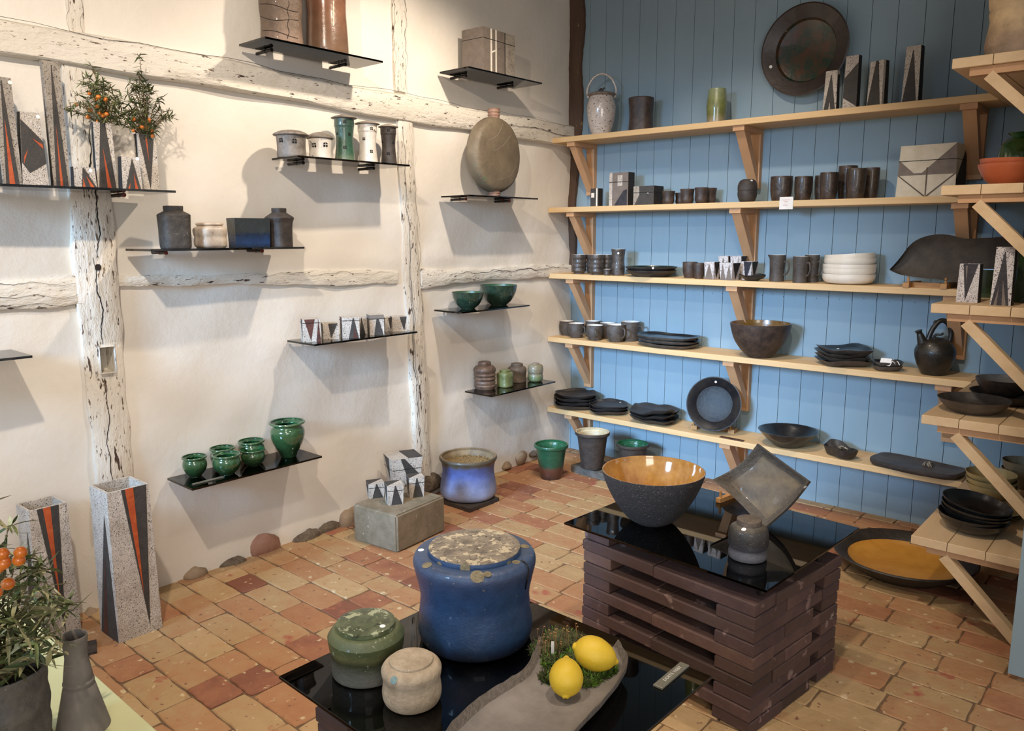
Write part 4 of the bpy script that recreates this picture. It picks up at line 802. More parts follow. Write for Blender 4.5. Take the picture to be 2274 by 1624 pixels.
tbox('lidded_box', 'low broad lidded box with dark folded pattern on the second shelf', 'box', (1406, 412, 1473.5, 453), z, .8, 1, Y=-.15, open_=0, mats=(RAKUG, SLATE), seam=.66, pats={0: [([(.3, .55), (.28, 1), (1, 1), (1, 0), (.05, 0)], SLATE), ([(.66, .6), (.78, .6), (.72, .66)], RAKU)], 1: [([(0, 0), (1, 0), (1, 1), (0, 1)], DARKSIDE)]})
TEAB = vessel([(.62, 0), (.75, .05), (.92, .25), (.88, .55), (1, 1)], .08, .1); g6 = 'small dark tea bowls'
for k, (lab, bb, yy) in enumerate((('small dark tea bowl nearest the low folded box', (1470, 424, 1499.5, 450), -.17), ('low dark tea bowl mostly hidden behind its right neighbour', (1499, 428, 1528, 450), -.09), ('squat dark tea bowl in the middle of the tea bowls', (1510.5, 419, 1542.5, 448.5), -.18), ('largest dark tea bowl, front of the rightmost pair', (1542.5, 416, 1573.5, 448), -.17), ('dark tea bowl at the back right of the tea bowls', (1562, 417, 1592.5, 447), -.09))):
    pot('tea_bowl', lab, 'bowl', bb, z, TEAB, DARKBROWN, Y=yy, group=g6, wob=.012)
t, bd, _, _ = pot('round_jar', 'round black two-part jar with white sticker on the second shelf', 'jar', (1637.5, 397.5, 1682.5, 444.5), z, lid([(.55, 0), (.8, .08), (.97, .3), (.98, .45), (.95, .5), (.99, .54), (.97, .75), (.8, .92), (.5, 1)]), DARKCLAY, Y=Y2); sticker(bd, 1669, 401, .006)
BEAK = vessel([(.74, 0), (.8, .03), (.94, .3), (1, .7), (1, 1)], .06, .06); g7 = 'dark ceramic beakers'
for lab, bb, yy in (('wide dark beaker above the white label card, leftmost beaker', (1710.5, 390.5, 1762, 441), -.15), ('dark tapering beaker, second from the left', (1764, 391, 1805.5, 439), -.15), ('dark beaker peeking out behind the third one', (1808.5, 389, 1843, 438), -.09), ('dark beaker in front, centre of the group', (1820, 382, 1863.5, 438), -.19), ('tall brown-tinged beaker at the back', (1860, 367, 1906, 436), -.08), ('tallest front dark beaker with scratched wall', (1878, 373, 1926, 436.5), -.19), ('tall dark beaker at the right end, nearest the big cream box', (1916, 371.5, 1955.5, 435), -.09)):
    pot('beaker', lab+', on the second shelf', 'cup', bb, z, BEAK, [mat('beaker_clay', '2b241f', '4a3a2e', 12, .35, .3, 30, coat=.2), DARKCLAY], Y=yy, group=g7, wob=.015)
tbox('lidded_box', 'large cream lidded box with brown band and line pattern on the second shelf', 'box', (1988, 316, 2148, 434), z, .60, .93, ta=1, Y=-.152, open_=0, mats=(BIGBOX, BIGBOX), seam=.70, yaw=rad(-3), pats={0: [([(0, .42), (0, .72), (.28, .46), (.42, .46), (1.0, 1), (1, .42)], ASHGREY), ([(.50, .02), (.52, .02), (.525, .56), (.495, .56)], mat('brown_line', '5a4a3c')), ([(.03, .42), (.0, .42), (.48, .0), (.52, .0)], mat('brown_line', '')), ([(.97, .42), (1.0, .42), (.54, .0), (.50, .0)], mat('brown_line', ''))], 1: [([(0, 0), (1, 0), (1, 1), (0, .3)], DARKSIDE)]})
a_, c_ = at(1731.7, 438, Y=-D-.002), at(1760.4, 464.6, Y=-D-.002); b = B(); b.box((a_[0], -D-.0025, c_[2]), (c_[0], -D-.0008, a_[2])); t = props(b.build('label_card', PAPER, smooth=False), 'small white price card hanging on the front of the second shelf', 'label')
b = B(); wd, ht = c_[0]-a_[0], a_[2]-c_[2]
for (u0, u1, v) in ((.2, .78, .74), (.35, .62, .60), (.25, .6, .32)): b.box((a_[0]+wd*u0, -D-.0029, c_[2]+ht*v), (a_[0]+wd*u1, -D-.0025, c_[2]+ht*(v+.035)))
b.build('print', INKRED, t, smooth=False)
# ================================================================== shelf 3
z = SZ[2]
CUPR = vessel([(.70, 0), (.74, .08), (.95, .15), (.92, .3), (.96, .4), (.92, .52), (.97, .62), (.94, .75), (1, .85), (1, 1)], .07, .05); RC = [mat('ribbed_cup', '2e2824', '4e4640', 10, .4, .3, 40, coat=.2), SHINE]; g8 = 'ribbed dark cups'
for lab, bb, yy in (('ribbed dark cup, leftmost on the middle shelf', (1269.5, 565, 1303, 608.5), -.16), ('ribbed dark cup hidden behind the second one', (1302, 565.5, 1331, 606.5), -.10), ('ribbed dark cup in front, second from the left on the middle shelf', (1309, 565.5, 1342.5, 610.5), -.19), ('narrow ribbed dark cup behind the tiny one, left of the tall jug', (1335, 565.5, 1360, 608), -.12)):
    pot('cup', lab, 'cup', bb, z, CUPR, RC, Y=yy, group=g8)
t, bd, _, _ = pot('jug', 'tall slim dark jug with white lip and sticker on the middle shelf', 'jug', (1357, 553, 1389.5, 610), z, vessel([(.86, 0), (.9, .04), (.95, .3), (.86, .5), (.9, .8), (1, 1)], .07, .03), RC, Y=-.17, wob=.015); sticker(bd, 1373, 562.5, .006)
pot('cup', 'tiny dark cup in front of the narrow ribbed one', 'cup', (1339.5, 597.5, 1357, 611), z, CUPR, RC, Y=-.215)
PL = vessel([(.55, 0), (.7, .12), (.95, .7), (1, 1)], .03, .15)
t, _, _, (R_, H_) = pot('plate', 'shallow black-green dish, lower of the stacked pair on the middle shelf', 'dish', (1389.5, 597, 1503.5, 614), z, PL, [DARKPLATE, BLACKGL], Y=-.150, group='stacked black-green dishes')
t, bd, _, _ = pot('plate', 'shallow black-green dish with sticker, upper of the stacked pair on the middle shelf', 'dish', (1388.5, 589.5, 1504, 606), z+.019, PL, [DARKPLATE, mat('black_green', '14201a', '1c2a22', 6, .3, .1, coat=.3)], Y=-.150, group='stacked black-green dishes'); sticker(bd, 1450, 595.5, .006)
CUP2 = vessel([(.72, 0), (.76, .03), (.95, .4), (1, 1)], .06, .06)
pot('cup', 'brown stoneware cup right of the stacked dishes, left of the pair', 'cup', (1516, 581.5, 1549.5, 614), z, CUP2, DARKBROWN, Y=-.14, group='brown stoneware cups')
pot('cup', 'brown stoneware cup touching the patterned beakers, right of the pair', 'cup', (1540, 584, 1566, 615.5), z, CUP2, DARKBROWN, Y=-.18, group='brown stoneware cups')
g9 = 'patterned square beakers'; ZZ = lambda n: [([(i/n, 0), ((i+1)/n-.02, 0), ((i+.5)/n, .96)], ASHGREY) for i in range(n)]
for lab, bb, yy, n in (('patterned square beaker, front left of its group', (1564, 581, 1600, 619), -.195, 1), ('patterned square beaker with double zigzag, front right of its group', (1597.5, 583, 1645, 619.5), -.2, 2), ('patterned square beaker at the back left, behind the zigzag one', (1595.5, 568, 1630, 606), -.09, 1), ('patterned square beaker with sticker at the back right', (1622, 568, 1660, 607), -.09, 2), ('patterned square beaker with big grey wedge standing behind the leaf dish', (1644, 580, 1684.5, 611), -.11, 0)):
    tbox('patterned_beaker', lab, 'cup', bb, z, .9, 1.18, yaw=rad(-8), Y=yy, open_=.12, group=g9, mats=(RAKUB, ASHGREY), pats={0: ZZ(n) if n else [([(.3, 1), (1, 1), (.55, 0), (.45, 0)], SLATEB)], 1: [dn(DARKSIDE, .05, .95)]})
pot('leaf_dish', 'small black leaf-shaped dish in front of the patterned beakers', 'dish', (1639.5, 607.5, 1701, 619.5), z, vessel([(.35, 0), (.5, .1), (.9, .7), (1, 1)], .04, .2), BLACKGL, Y=-.2, shape=('oval', .6), zw=.25)
def handle(t, R, H, az, z0=.3, z1=.82, out=.62, r=.0042, m=None, flat=1):
    P = arc([(.92*R, 0, z1*H), (R*(1+out*.75), 0, (z1+.02)*H), (R*(1+out), 0, (z0+z1)/2*H), (R*(1+out*.5), 0, (z0+.04)*H), (.93*R, 0, z0*H)], 6)
    b = B(); b.tube([Matrix.Rotation(az, 3, 'Z') @ p for p in P], r, 8); return b.build('handle', m, t)
MUG = vessel([(.88, 0), (.9, .02), (.92, .5), (1, 1)], .06, .05); MG = [mat('mug_clay', '39322d', '524a43', 7, .55, .3, 50), SHINE]; g10 = 'tall dark handled mugs'
for nm, lab, bb, yy, az in (('jug', 'tall dark milk jug with spout and thin handle on the middle shelf', (1708, 567, 1746, 619.5), -.16, -.15), ('mug', 'tall dark mug with broad handle, front one by the white bowls', (1759.5, 570, 1797, 622.5), -.19, -.4), ('mug', 'tall dark mug behind, touching the white bowls', (1786, 567, 1821, 620), -.11, -.35)):
    t, bd, _, (R_, H_) = pot(nm, lab, nm, bb, z, MUG, MG, Y=yy, group=g10 if nm == 'mug' else None)
    handle(bd, R_, H_, az, .25, .74, .62, .0042, MG[0])
    if nm == 'jug': b = B(); b.add([(-R_*.85, -.012, H_), (-R_*1.35, 0, H_*1.01), (-R_*.85, .012, H_), (-R_*.96, 0, H_*.8)], [(0, 1, 3), (1, 2, 3), (0, 2, 1)]); b.build('spout', MG[0], bd)
WB = vessel([(.6, 0), (.85, .12), (.98, .5), (1, 1)], .04, .12); ords = ['bottom', 'second from the bottom', 'middle', 'second from the top', 'topmost']
bb_ = [(1826, 601, 1945.5, 627), (1827, 592, 1946, 612), (1827, 575.5, 1948, 601), (1829.5, 563, 1947.5, 586), (1831, 556, 1947, 577)]
zz = z
for k in range(5):
    v0 = fit(gen(WB[0], 32), bb_[k] if k == 0 else bb_[k], zz, Y=-.125)
    R_ = v0[2]; H_ = .042 if k else .048; V = [(x*R_, y*R_, q*H_) for x, y, q in gen(WB[0], 48, wob=.006, seed=k)]; F, Mi = faces(WB[0], 48, WB[1])
    zk = [0, .033, .053, .080, .100][k]
    o = O('bowl', V, F, WHITEBOWL, None, None, (v0[0], -.125, z+zk)); o.rotation_euler = (0, [0, 0, 0, rad(-1.5), rad(-3.6)][k], 0); props(o, 'cream-white shallow bowl, %s of the stack on the middle shelf' % ords[k], 'bowl', 'stacked cream-white bowls')
# long curved stoneware dish leaning on its wooden stand
top = [(1976, 598), (1990, 583), (2004, 566), (2020, 545), (2042, 530), (2075, 521), (2108, 522), (2140, 530), (2180, 529), (2225, 526), (2262, 523)]
bot = [(1976, 600), (1988, 606), (2002, 611), (2022, 614), (2045, 617), (2075, 620), (2108, 624), (2140, 630), (2180, 636), (2225, 640), (2262, 640)]
V, F = [], []; nn_ = len(top); T = arc([(x, y, 0) for x, y in top], 3); Bt = arc([(x, y, 0) for x, y in bot], 3); K = 9
for side_ in (0, 1):
    for i in range(len(T)):
        for j in range(K+1):
            f = j/K; x = Bt[i].x+(T[i].x-Bt[i].x)*f; y = Bt[i].y+(T[i].y-Bt[i].y)*f
            e = math.sin(math.pi*f); rimm = .012*(1-e)**3; Yp = -.205+.03*f+.028*e-rimm
            p = at(x, y, Y=Yp); V.append((p[0], p[1]+(.012 if side_ else 0), p[2]))
n1 = len(T)*(K+1)
for i in range(len(T)-1):
    for j in range(K): a = i*(K+1)+j; F += [(a, a+K+1, a+K+2, a+1), (n1+a, n1+a+1, n1+a+K+2, n1+a+K+1)]
    a = i*(K+1); F += [(a, n1+a, n1+a+K+1, a+K+1), (a+K, a+2*K+1, n1+a+2*K+1, n1+a+K)]
F += [tuple((len(T)-1)*(K+1)+j for j in range(K, -1, -1))+tuple(n1+(len(T)-1)*(K+1)+j for j in range(K+1))]
o = O('long_dish', V, F, BIGDISH, angle=50); props(o, 'long dark curved stoneware dish leaning on a wooden stand on the middle shelf', 'dish')
t = E('dish_stand', (0, 0, z), 'wooden dish stand with pegs under the long curved dish', 'stand')
q1, q2 = at(2012, 622, Y=-.185), at(2088, 632, Y=-.185)
b = B(); b.box((q1[0], -.19, 0), (q2[0], -.165, .022)); b.build('rail', EASEL, t, smooth=False)
for (px, py) in ((2018, 612), (2101, 620)):
    q1 = at(px, 632, Y=-.2); 
    b = B(); b.box((q1[0]-.013, -D-.004, 0), (q1[0]+.013, -.04, .022)); b.build('foot', EASEL, t, smooth=False)
    b = B(); b.tube([(q1[0], -.208, .02), (q1[0], -.212, .046)], .0052, 10); b.build('peg', EASEL, t)
# ================================================================== shelf 4
z = SZ[3]; MUG2 = vessel([(.62, 0), (.66, .03), (.9, .3), (1, .62), (.93, .93), (.95, 1)], .07, .06); g11 = 'round-bellied dark cups with white insides'; hands = {2: None}
for k, (lab, bb, az) in enumerate((('leftmost dark round cup with white inside', (1241.5, 711, 1275.5, 746), None), ('dark round cup in front, second from the left', (1261, 716, 1298.5, 751.5), -.2), ('dark round cup at the back with bluish inside, by the bracket', (1299, 711, 1333.5, 749), None), ('dark round cup whose handle points at the viewer', (1301, 720, 1340.5, 757), -.9), ('dark round cup half hidden between the two front cups', (1331, 715, 1367, 750), None), ('dark round cup in the front right with ear handle', (1346, 718.5, 1390, 761), -.35), ('largest dark cup with side handle, rightmost beside the plates', (1379, 712, 1421, 756), 0.0))):
    t, bd, _, (R_, H_) = pot('cup', lab+' on the fourth shelf', 'cup', bb, z, Y={2: -.065, 4: -.07, 6: -.075}.get(k), prof=MUG2 if k < 6 else vessel([(.72, 0), (.78, .03), (.94, .3), (.98, .62), (1, 1)], .06, .06), mats=MG, group=g11)
    if az is not None: handle(bd, R_, H_, az, .3, .78, .5, .0045, MG[0])
def stack(name, labf, cat, group, bb, z, n, prof, mats, shape, zw=.0, rz=0, step=.8, wob=.02, seed=1, Y=None, tilt=0, jit=.004, ratio=None, stick=None, extra=None):
    """n near-equal pieces nested: the whole pile is seen at bb"""
    st = step; tot = 1+(n-1)*st
    allp = [(x, y, (q+k*st)/tot) for k in range(n) for x, y, q in gen(prof[0], 36, shape, wob, zw, seed+k, rz)]
    v = fit(allp, bb, z, Y, None, name+'_stack'); R, H = v[2], v[3]/tot; rnd = random.Random(seed); last = None
    names = {2: ['bottom', 'top'], 3: ['bottom', 'middle', 'top'], 4: ['bottom', 'third', 'second', 'top'], 5: ['bottom', 'fourth', 'third', 'second', 'top']}[n]
    z += max(0, -min(q for x, y, q in gen(prof[0], 44, shape, wob, zw, seed, rz)))*H
    for k in range(n):
        V = [(x*R, y*R, q*H) for x, y, q in gen(prof[0], 44, shape, wob, zw, seed+k, rz)]; F, Mi = faces(prof[0], 44, prof[1])
        last = O(name, V, F, mats, Mi if isinstance(mats, list) else None, None, (v[0]+rnd.uniform(-jit, jit), v[1]+rnd.uniform(-jit, jit), z+k*st*H+.0005*k)); props(last, labf % (names[k]+' piece'), cat, group)
        if tilt: last.rotation_euler = (0, tilt*k/(n-1), 0)
    if stick: sticker(last, *stick)
    return v, R, H, last
FLATP = vessel([(.75, 0), (.9, .25), (1, 1)], .04, .45, 2)
GRP = [mat('plate_edge_grey', '5f554c', '484038', 10, .55, .4, 40), BLACKGL]
stack('plate', '%s of the dark oval plate stack on the fourth shelf', 'plate', 'oval plate stack on the fourth shelf', (1415, 737, 1556.5, 769.5), z, 3, FLATP, GRP, ('oval', .7), Y=-.128, zw=.22, wob=.02, seed=4, step=.85)
pot('bowl', 'large dark bowl with amber-brown inside on the fourth shelf', 'bowl', (1621, 710, 1759, 791), z, vessel([(.36, 0), (.38, .02), (.6, .2), (.84, .5), (.97, .85), (1, 1)], .04, .05), [DARKBROWN, AMBERD], Y=-.172)
stack('plate', '%s of the squarish black plate stack beside the teapot on the fourth shelf', 'plate', 'square plate stack on the fourth shelf', (1808, 763.5, 1940, 816), z, 4, vessel([(.5, 0), (.75, .15), (1, 1)], .04, .4, 2), [GRP[0], BLACKGL], ('sq', 4), zw=.25, rz=.75, wob=.02, seed=9, step=.62, stick=(1861, 774.5, .0065))
v, R_, H_, pl = stack('saucer', '%s of the small dark saucers holding a folded card on the fourth shelf', 'saucer', 'small dark saucers', (1936, 798, 2007.5, 825), z, 2, vessel([(.5, 0), (.8, .2), (1, 1)], .05, .4, 2), [GRP[0], BLACKGL], ('sq', 3), zw=.1, rz=.5, seed=3, step=.7)
c = at(1973, 812, z=z+.028); t = E('folded_card', (c[0], c[1], z+H_*1.2), 'white folded card with dark print lying on the small saucers', 'card')
b = B(); b.add([(-.035, -.02, .0), (.012, -.022, .0), (.012, .005, .03), (-.035, .005, .03), (-.035, .02, .002), (.012, .02, .002)], [(0, 1, 2, 3), (3, 2, 5, 4), (0, 4, 5, 1)]); b.build('card', PAPER, t, smooth=False)
b = B(); rn = random.Random(8)
for k in range(7): x = .01+rn.uniform(-.006, .03); y_ = rn.uniform(-.02, .012); b.tube(arc([(x, y_, .004), (x+.01, y_+rn.uniform(-.01, .01), .02+rn.uniform(0, .008)), (x+.022, y_+rn.uniform(-.012, .012), .006)], 4), .0022, 5, k % 2)
b.build('ribbon', [SLATE, PAPER], t)
# teapot
t, bd, L, (R_, H_) = pot('teapot', 'black round-bellied teapot with hooped handle on the fourth shelf', 'teapot', (2029.5, 748, 2124.5, 828), z, vessel([(.58, 0), (.62, .03), (.86, .28), (1.0, .55), (.95, .72), (.7, .9), (.36, .97)], .06, .05), TEAPOT, parts=[('lid', lid([(.34, .95), (.36, .98), (.2, 1.0)]), TEAPOT)], wob=.004, Y=-.145)
rzT = Matrix.Rotation(rad(32), 3, 'Z')
b = B(); b.tube([rzT @ p for p in arc([(-.42*R_, 0, .92*H_), (-.22*R_, 0, 1.22*H_), (.10*R_, 0, 1.43*H_), (.45*R_, 0, 1.40*H_), (.70*R_, 0, 1.15*H_), (.66*R_, 0, .84*H_)], 6)], .011, 12); b.tube([rzT @ p for p in arc([(-.02*R_, 0, 1.38*H_), (-.12*R_, 0, 1.42*H_), (-.17*R_, 0, 1.37*H_)], 3)], .006, 8); b.build('handle', TEAPOT, t)
b = B(); P = [rzT @ p for p in arc([(-.66*R_, 0, .84*H_), (-.78*R_, 0, 1.0*H_), (-.86*R_, 0, 1.10*H_), (-.92*R_, 0, 1.17*H_)], 4)]; b.tube(P, [.022-.010*min(1, i/8)+.006*max(0, (i-9)/4) for i in range(len(P))], 12); b.build('spout', TEAPOT, t)
b = B(); b.tube(arc([(-.012, 0, H_), (0, 0, H_+.012), (.016, 0, H_+.012), (.026, 0, H_+.02)], 4), .0055, 8); b.build('knob', TEAPOT, t)
# ================================================================== shelf 5
z = SZ[4]
SQP = vessel([(.6, 0), (.82, .12), (1, 1)], .035, .42, 2)
stack('plate', '%s of the tall dark plate stack at the left end of the lowest shelf', 'plate', 'tall plate stack, lowest shelf', (1230.5, 863, 1325.5, 907), z, 4, SQP, [mat('plate_slate', '2e2a28', '3d3835', 8, .5, .4, 40), DARKPLATE], ('sq', 3.2), Y=-.135, zw=.18, rz=.8, seed=20, step=.85)
stack('plate', '%s of the small dark plate stack with white sticker on the lowest shelf', 'plate', 'small plate stack, lowest shelf', (1308.5, 886, 1396, 919.5), z, 3, SQP, [mat('plate_slate', ''), DARKPLATE], ('sq', 3.6), Y=-.125, zw=.3, rz=.75, seed=30, step=.7, stick=(1378, 893.5, .0065))
stack('plate', '%s of the square plate stack just left of the standing plate', 'plate', 'square plate stack, lowest shelf', (1396.5, 897, 1510, 947.5), z, 3, vessel([(.5, 0), (.8, .10), (1, .6)], .03, .35, 2), [mat('plate_slate', ''), DARKPLATE], ('rect', (6, .85)), zw=.4, rz=.15, seed=41, step=.55)
# plate standing on easel
c = at(1586, 897.5, Y=-.165); Rp = .148; t = E('standing_plate', (c[0], c[1], c[2]), 'round black wide-rimmed plate standing upright with a white sticker on the lowest shelf', 'plate')
pf = [(0, -.012), (.5, -.012), (.7, -.004), (1.0, .012), (1.005, .018), (.97, .019), (.72, .006), (.66, -.004), (.45, -.008), (0, -.008)]
mt = Matrix.Rotation(rad(14), 3, 'Z') @ Matrix.Rotation(rad(76), 3, 'X'); V = [mt @ Vector((x*Rp, y*Rp, w)) for x, y, w in gen(pf, 64)]; F, Mi = faces(pf, 64, 6)
bd = O('body', V, F, [mat('rim_blueblack', '1c1e24', '2a2c33', 6, .35, .15, coat=.2), mat('well_smoke', '1b1b1e', '2b2826', 4, .34, .1)], Mi, t, angle=30); sticker(bd, 1589.5, 848.5, .0065, t)
st_ = E('plate_stand', (0, 0, z), 'wooden plate stand holding the upright black plate', 'stand')
for (px, py) in ((1541, 948), (1623, 957)):
    q = at(px, py, z=z+.012); b = B(); b.box((q[0]-.017, q[1]-.014, 0), (q[0]+.017, q[1]+.05, .022), rz=.2); b.build('foot', EASEL, st_, smooth=False)
    b = B(); b.tube([(q[0], q[1]-.006, .02), (q[0], q[1]-.008, .042)], .0045, 8); b.build('peg', EASEL, st_)
q1, q2 = at(1541, 948, z=z+.012), at(1623, 957, z=z+.012); b = B(); b.bar((q1[0], q1[1]+.04, .008), (q2[0], q2[1]+.04, .008), .016, .014); b.build('rail', EASEL, st_, smooth=False)
q1, q2 = at(1600, 971, z=z), at(1651, 981, z=z); b = B(); b.bar((q1[0], q1[1], z+.003), (q2[0], q2[1], z+.003), .022, .005); props(b.build('name_strip', mat('wood_strip', '3a2418', '5a3a26', 12, .5, .2), smooth=False), 'small dark wooden name strip lying on the lowest long shelf', 'name strip')
pot('dish', 'black shallow flared dish right of the standing plate on the lowest long shelf', 'dish', (1683, 939.5, 1819, 987.5), z, vessel([(.42, 0), (.45, .04), (.75, .5), (.97, .94), (1, 1)], .04, .12), [BLACKGL, BLACKGL], wob=.008, Y=-.155)
def crumple(t, n, s, h, m, seed):
    rn = random.Random(seed); b = B()
    for k in range(n):
        a_ = rn.uniform(0, 6.28); P = arc([(rn.uniform(-s, s)*.3, rn.uniform(-s, s)*.3, .001), (s*.5*math.cos(a_), s*.4*math.sin(a_), h*rn.uniform(.5, 1)), (s*math.cos(a_+.5), s*.7*math.sin(a_+.5), .003)], 3)
        b.tube(P, .0016, 5, k % 2)
    return b.build('ribbon_knot', m, t) if t else b.build('raffia_bundle', m)
_, bd, _, (R_, H_) = pot('oval_dish', 'small dark oval dish holding a twist of raffia on the lowest long shelf', 'dish', (1828.5, 976, 1906.5, 1022), z, vessel([(.55, 0), (.8, .15), (1, 1)], .05, .35, 2), [DARKPLATE, DARKPLATE], shape=('rect', (3, .55)), rz=rad(-38), zw=.25)
RAF = [mat('raffia_pale', '8f8676', 'b0a692', 20, .7, 0), mat('raffia_dark', '3a342e', '4f473e', 20, .7, 0)]
o = crumple(None, 22, .028, .014, RAF, 3); o.location = (*at(1872, 1003, z=z+.012)[:2], z+H_*.5); props(o, 'pale raffia twist lying in the small oval dish', 'ribbon')
_, bd, _, (R_, H_) = pot('long_tray', 'long flat dark stone-like tray with a raffia knot on the lowest long shelf', 'tray', (1931.5, 1006, 2147, 1068), z, vessel([(.93, 0), (.99, .3), (1, 1)], .022, .72, 2), [mat('plate_slate', ''), mat('tray_brown', '2e2722', '453b33', 5, .5, .3, 40, coat=.1)], shape=('rect', (5, .50)), rz=rad(-5), zw=.15)
o = crumple(None, 26, .026, .02, RAF, 9); o.location = (*at(2062, 1036, z=z+.02)[:2], z+H_*.75); props(o, 'grey raffia knot lying on the long flat tray', 'ribbon')
# ================================================================== right-hand shelves
def fixw(name, lab, cat, px0, wpx, y0, y1, z, prof, mats, Y, **k): return pot(name, lab, cat, (px0, y0, px0+wpx, y1), z, prof, mats, Y=Y, **k)
fixw('tall_vase', 'huge pale lumpy fired clay vase on the top right shelf, cut by the picture corner', 'vase', 2184, 165, -170, 128, SZ[0], vessel([(.94, 0), (.93, .06), (.97, .12), (.88, .30), (.92, .36), (.9, .4), (.94, .43), (.98, .55), (.90, .75), (.7, .9), (.72, 1)], .08, .04), PALEV, -.93, wob=.04)
OBW = vessel([(.42, 0), (.45, .02), (.75, .35), (.95, .8), (1, 1)], .03, .06)
a_, bd, _, (R_, H_) = fixw('bowl', 'lower of two nested matte orange bowls on the second right shelf', 'bowl', 2170.5, 142, 359, 409.5, SZ[1], OBW, ORANGEBOWL, -.82, group='nested orange bowls')
o = bd.copy(); COL.objects.link(o); o.location.z += .016; o.rotation_euler = (0, rad(2), 0); o.scale = (.985, .985, 1); o['label'] = 'upper of two nested matte orange bowls on the second right shelf'
fixw('round_vase', 'glossy green globe vase behind the orange bowls, cut by the right edge', 'vase', 2212, 104, 291, 399, SZ[1], vessel([(.45, 0), (.55, .03), (.9, .3), (1.0, .52), (.85, .8), (.5, .93), (.45, .95), (.62, 1.0)], .08, .05), GREENPOT, -.50)
TB = {0: [([(.18, 1), (.92, 1), (.42, .04)], SLATEB), ([(.3, .95), (.4, .95), (.42, .5)], ASHGREY)], 1: [([(0, 0), (1, 0), (1, 1), (0, 1)], DARKSIDE)]}
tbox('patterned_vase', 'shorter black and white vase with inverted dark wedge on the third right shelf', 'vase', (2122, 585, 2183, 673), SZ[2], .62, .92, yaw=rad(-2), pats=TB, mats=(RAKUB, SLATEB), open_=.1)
tbox('patterned_vase', 'taller black and white vase with upright dark wedge on the third right shelf', 'vase', (2197.5, 548, 2260, 680), SZ[2], .62, .88, yaw=rad(-2), pats={0: [upw(SLATEB, .04, .9, .5, .92), (ORT(.18, .32, .36, .32), ASHGREY), (ORT(.58, .78, .52, .45), ASHGREY)], 1: [([(0, 0), (1, 0), (1, 1), (0, 1)], DARKSIDE)]}, mats=(RAKUB, SLATEB), open_=0)
tbox('square_bowl', 'green glazed square bowl standing behind the two wedge vases', 'bowl', (2168, 597, 2262, 652), SZ[2], .8, 1.18, Y=-.62, mats=(GREENSQ, GREENSQ), open_=.06)
tbox('square_vase', 'tall green glazed square vase cut by the right edge, behind the taller wedge vase', 'vase', (2250, 546, 2350, 672), SZ[2], .8, .9, Y=-.78, mats=(GREENSQ, GREENSQ), open_=.08)
FD = vessel([(.5, 0), (.6, .06), (.85, .5), (1, 1)], .03, .15)
pot('dish', 'wide shallow grey-black dish at the front of the fourth right shelf', 'dish', (2081, 870, 2250, 924), SZ[3], FD, [mat('dish_taupe', '403933', '544b43', 7, .45, .2), DARKPLATE], wob=.01)
pot('dish', 'broad flat dark plate under the deep bowl on the fourth right shelf', 'dish', (2152, 855, 2350, 904), SZ[3], vessel([(.6, 0), (.8, .2), (1, 1)], .03, .3), DARKPLATE, Y=-.60)
pot('bowl', 'deep black bowl with pale glossy inside standing on the broad plate', 'bowl', (2165.5, 830.5, 2300, 889), SZ[3]+.013, vessel([(.36, 0), (.4, .03), (.7, .3), (.93, .75), (1, 1)], .04, .08), [DARKBROWN, mat('pale_grey_glaze', '8a8278', 'a0988c', 6, .15, .05, coat=.8)], Y=-.60)
stack('bowl', '%s of the shiny black bowl stack at the front of the lowest right shelf', 'bowl', 'black bowl stack, lowest right shelf', (2082, 1092, 2246, 1192), SZ[4], 5, vessel([(.48, 0), (.55, .04), (.85, .45), (1, 1)], .03, .1), BLACKGL, None, seed=2, step=.30, wob=.006, tilt=rad(9))
stack('bowl', '%s of the straw-coloured bowl stack in the corner of the lowest right shelf', 'bowl', 'straw-coloured bowl stack', (2143, 1036, 2264, 1113), SZ[4], 3, vessel([(.45, 0), (.6, .06), (.9, .6), (1, 1)], .03, .1), YELLOWB, None, seed=6, step=.38, wob=.01)
stack('bowl', '%s of the smaller straw-grey bowl pair at the right edge, by the wall', 'bowl', 'straw-grey bowl pair', (2224, 1013, 2318, 1080), SZ[4], 2, vessel([(.45, 0), (.6, .06), (.9, .6), (1, 1)], .03, .1), mat('straw_grey', '7a6e55', '8f8166', 6, .5), None, seed=8, step=.45, Y=-.16)
stack('plate', '%s of the beige plate stack behind the black bowls, lowest right shelf', 'plate', 'beige plate stack', (2150, 1112, 2274, 1162), SZ[4], 3, vessel([(.6, 0), (.8, .2), (1, 1)], .04, .3), mat('beige_plate', '94845e', 'a89870', 5, .45, coat=.1), None, seed=12, step=.6, Y=-.62)
# big amber floor dish
DP = [(0, 0), (.5, 0), (.6, .05), (.85, .55), (.985, .88), (1, .95), (.985, 1), (.95, .98), (.88, .86), (.82, .74), (.78, .66), (.76, .60), (.70, .48), (.5, .36), (0, .32)]
_, bd, _, (R_, H_) = pot('floor_dish', 'very large round dish with amber centre and black rim lying on the brick floor', 'dish', (1849, 1173, 2178, 1308), 0, (DP, 99), [mat('dish_black', '1d1a18', '2c2825', 8, .5, .3, 40), mat('dish_amber', 'a87428', 'b88638', 3, .45, .2, 20, coat=.1)], wob=.005)
for p in bd.data.polygons: p.material_index = 1 if (p.center.x**2+p.center.y**2)**.5 < .77*R_ and p.normal.z > .3 and p.center.z > .2*H_ else 0
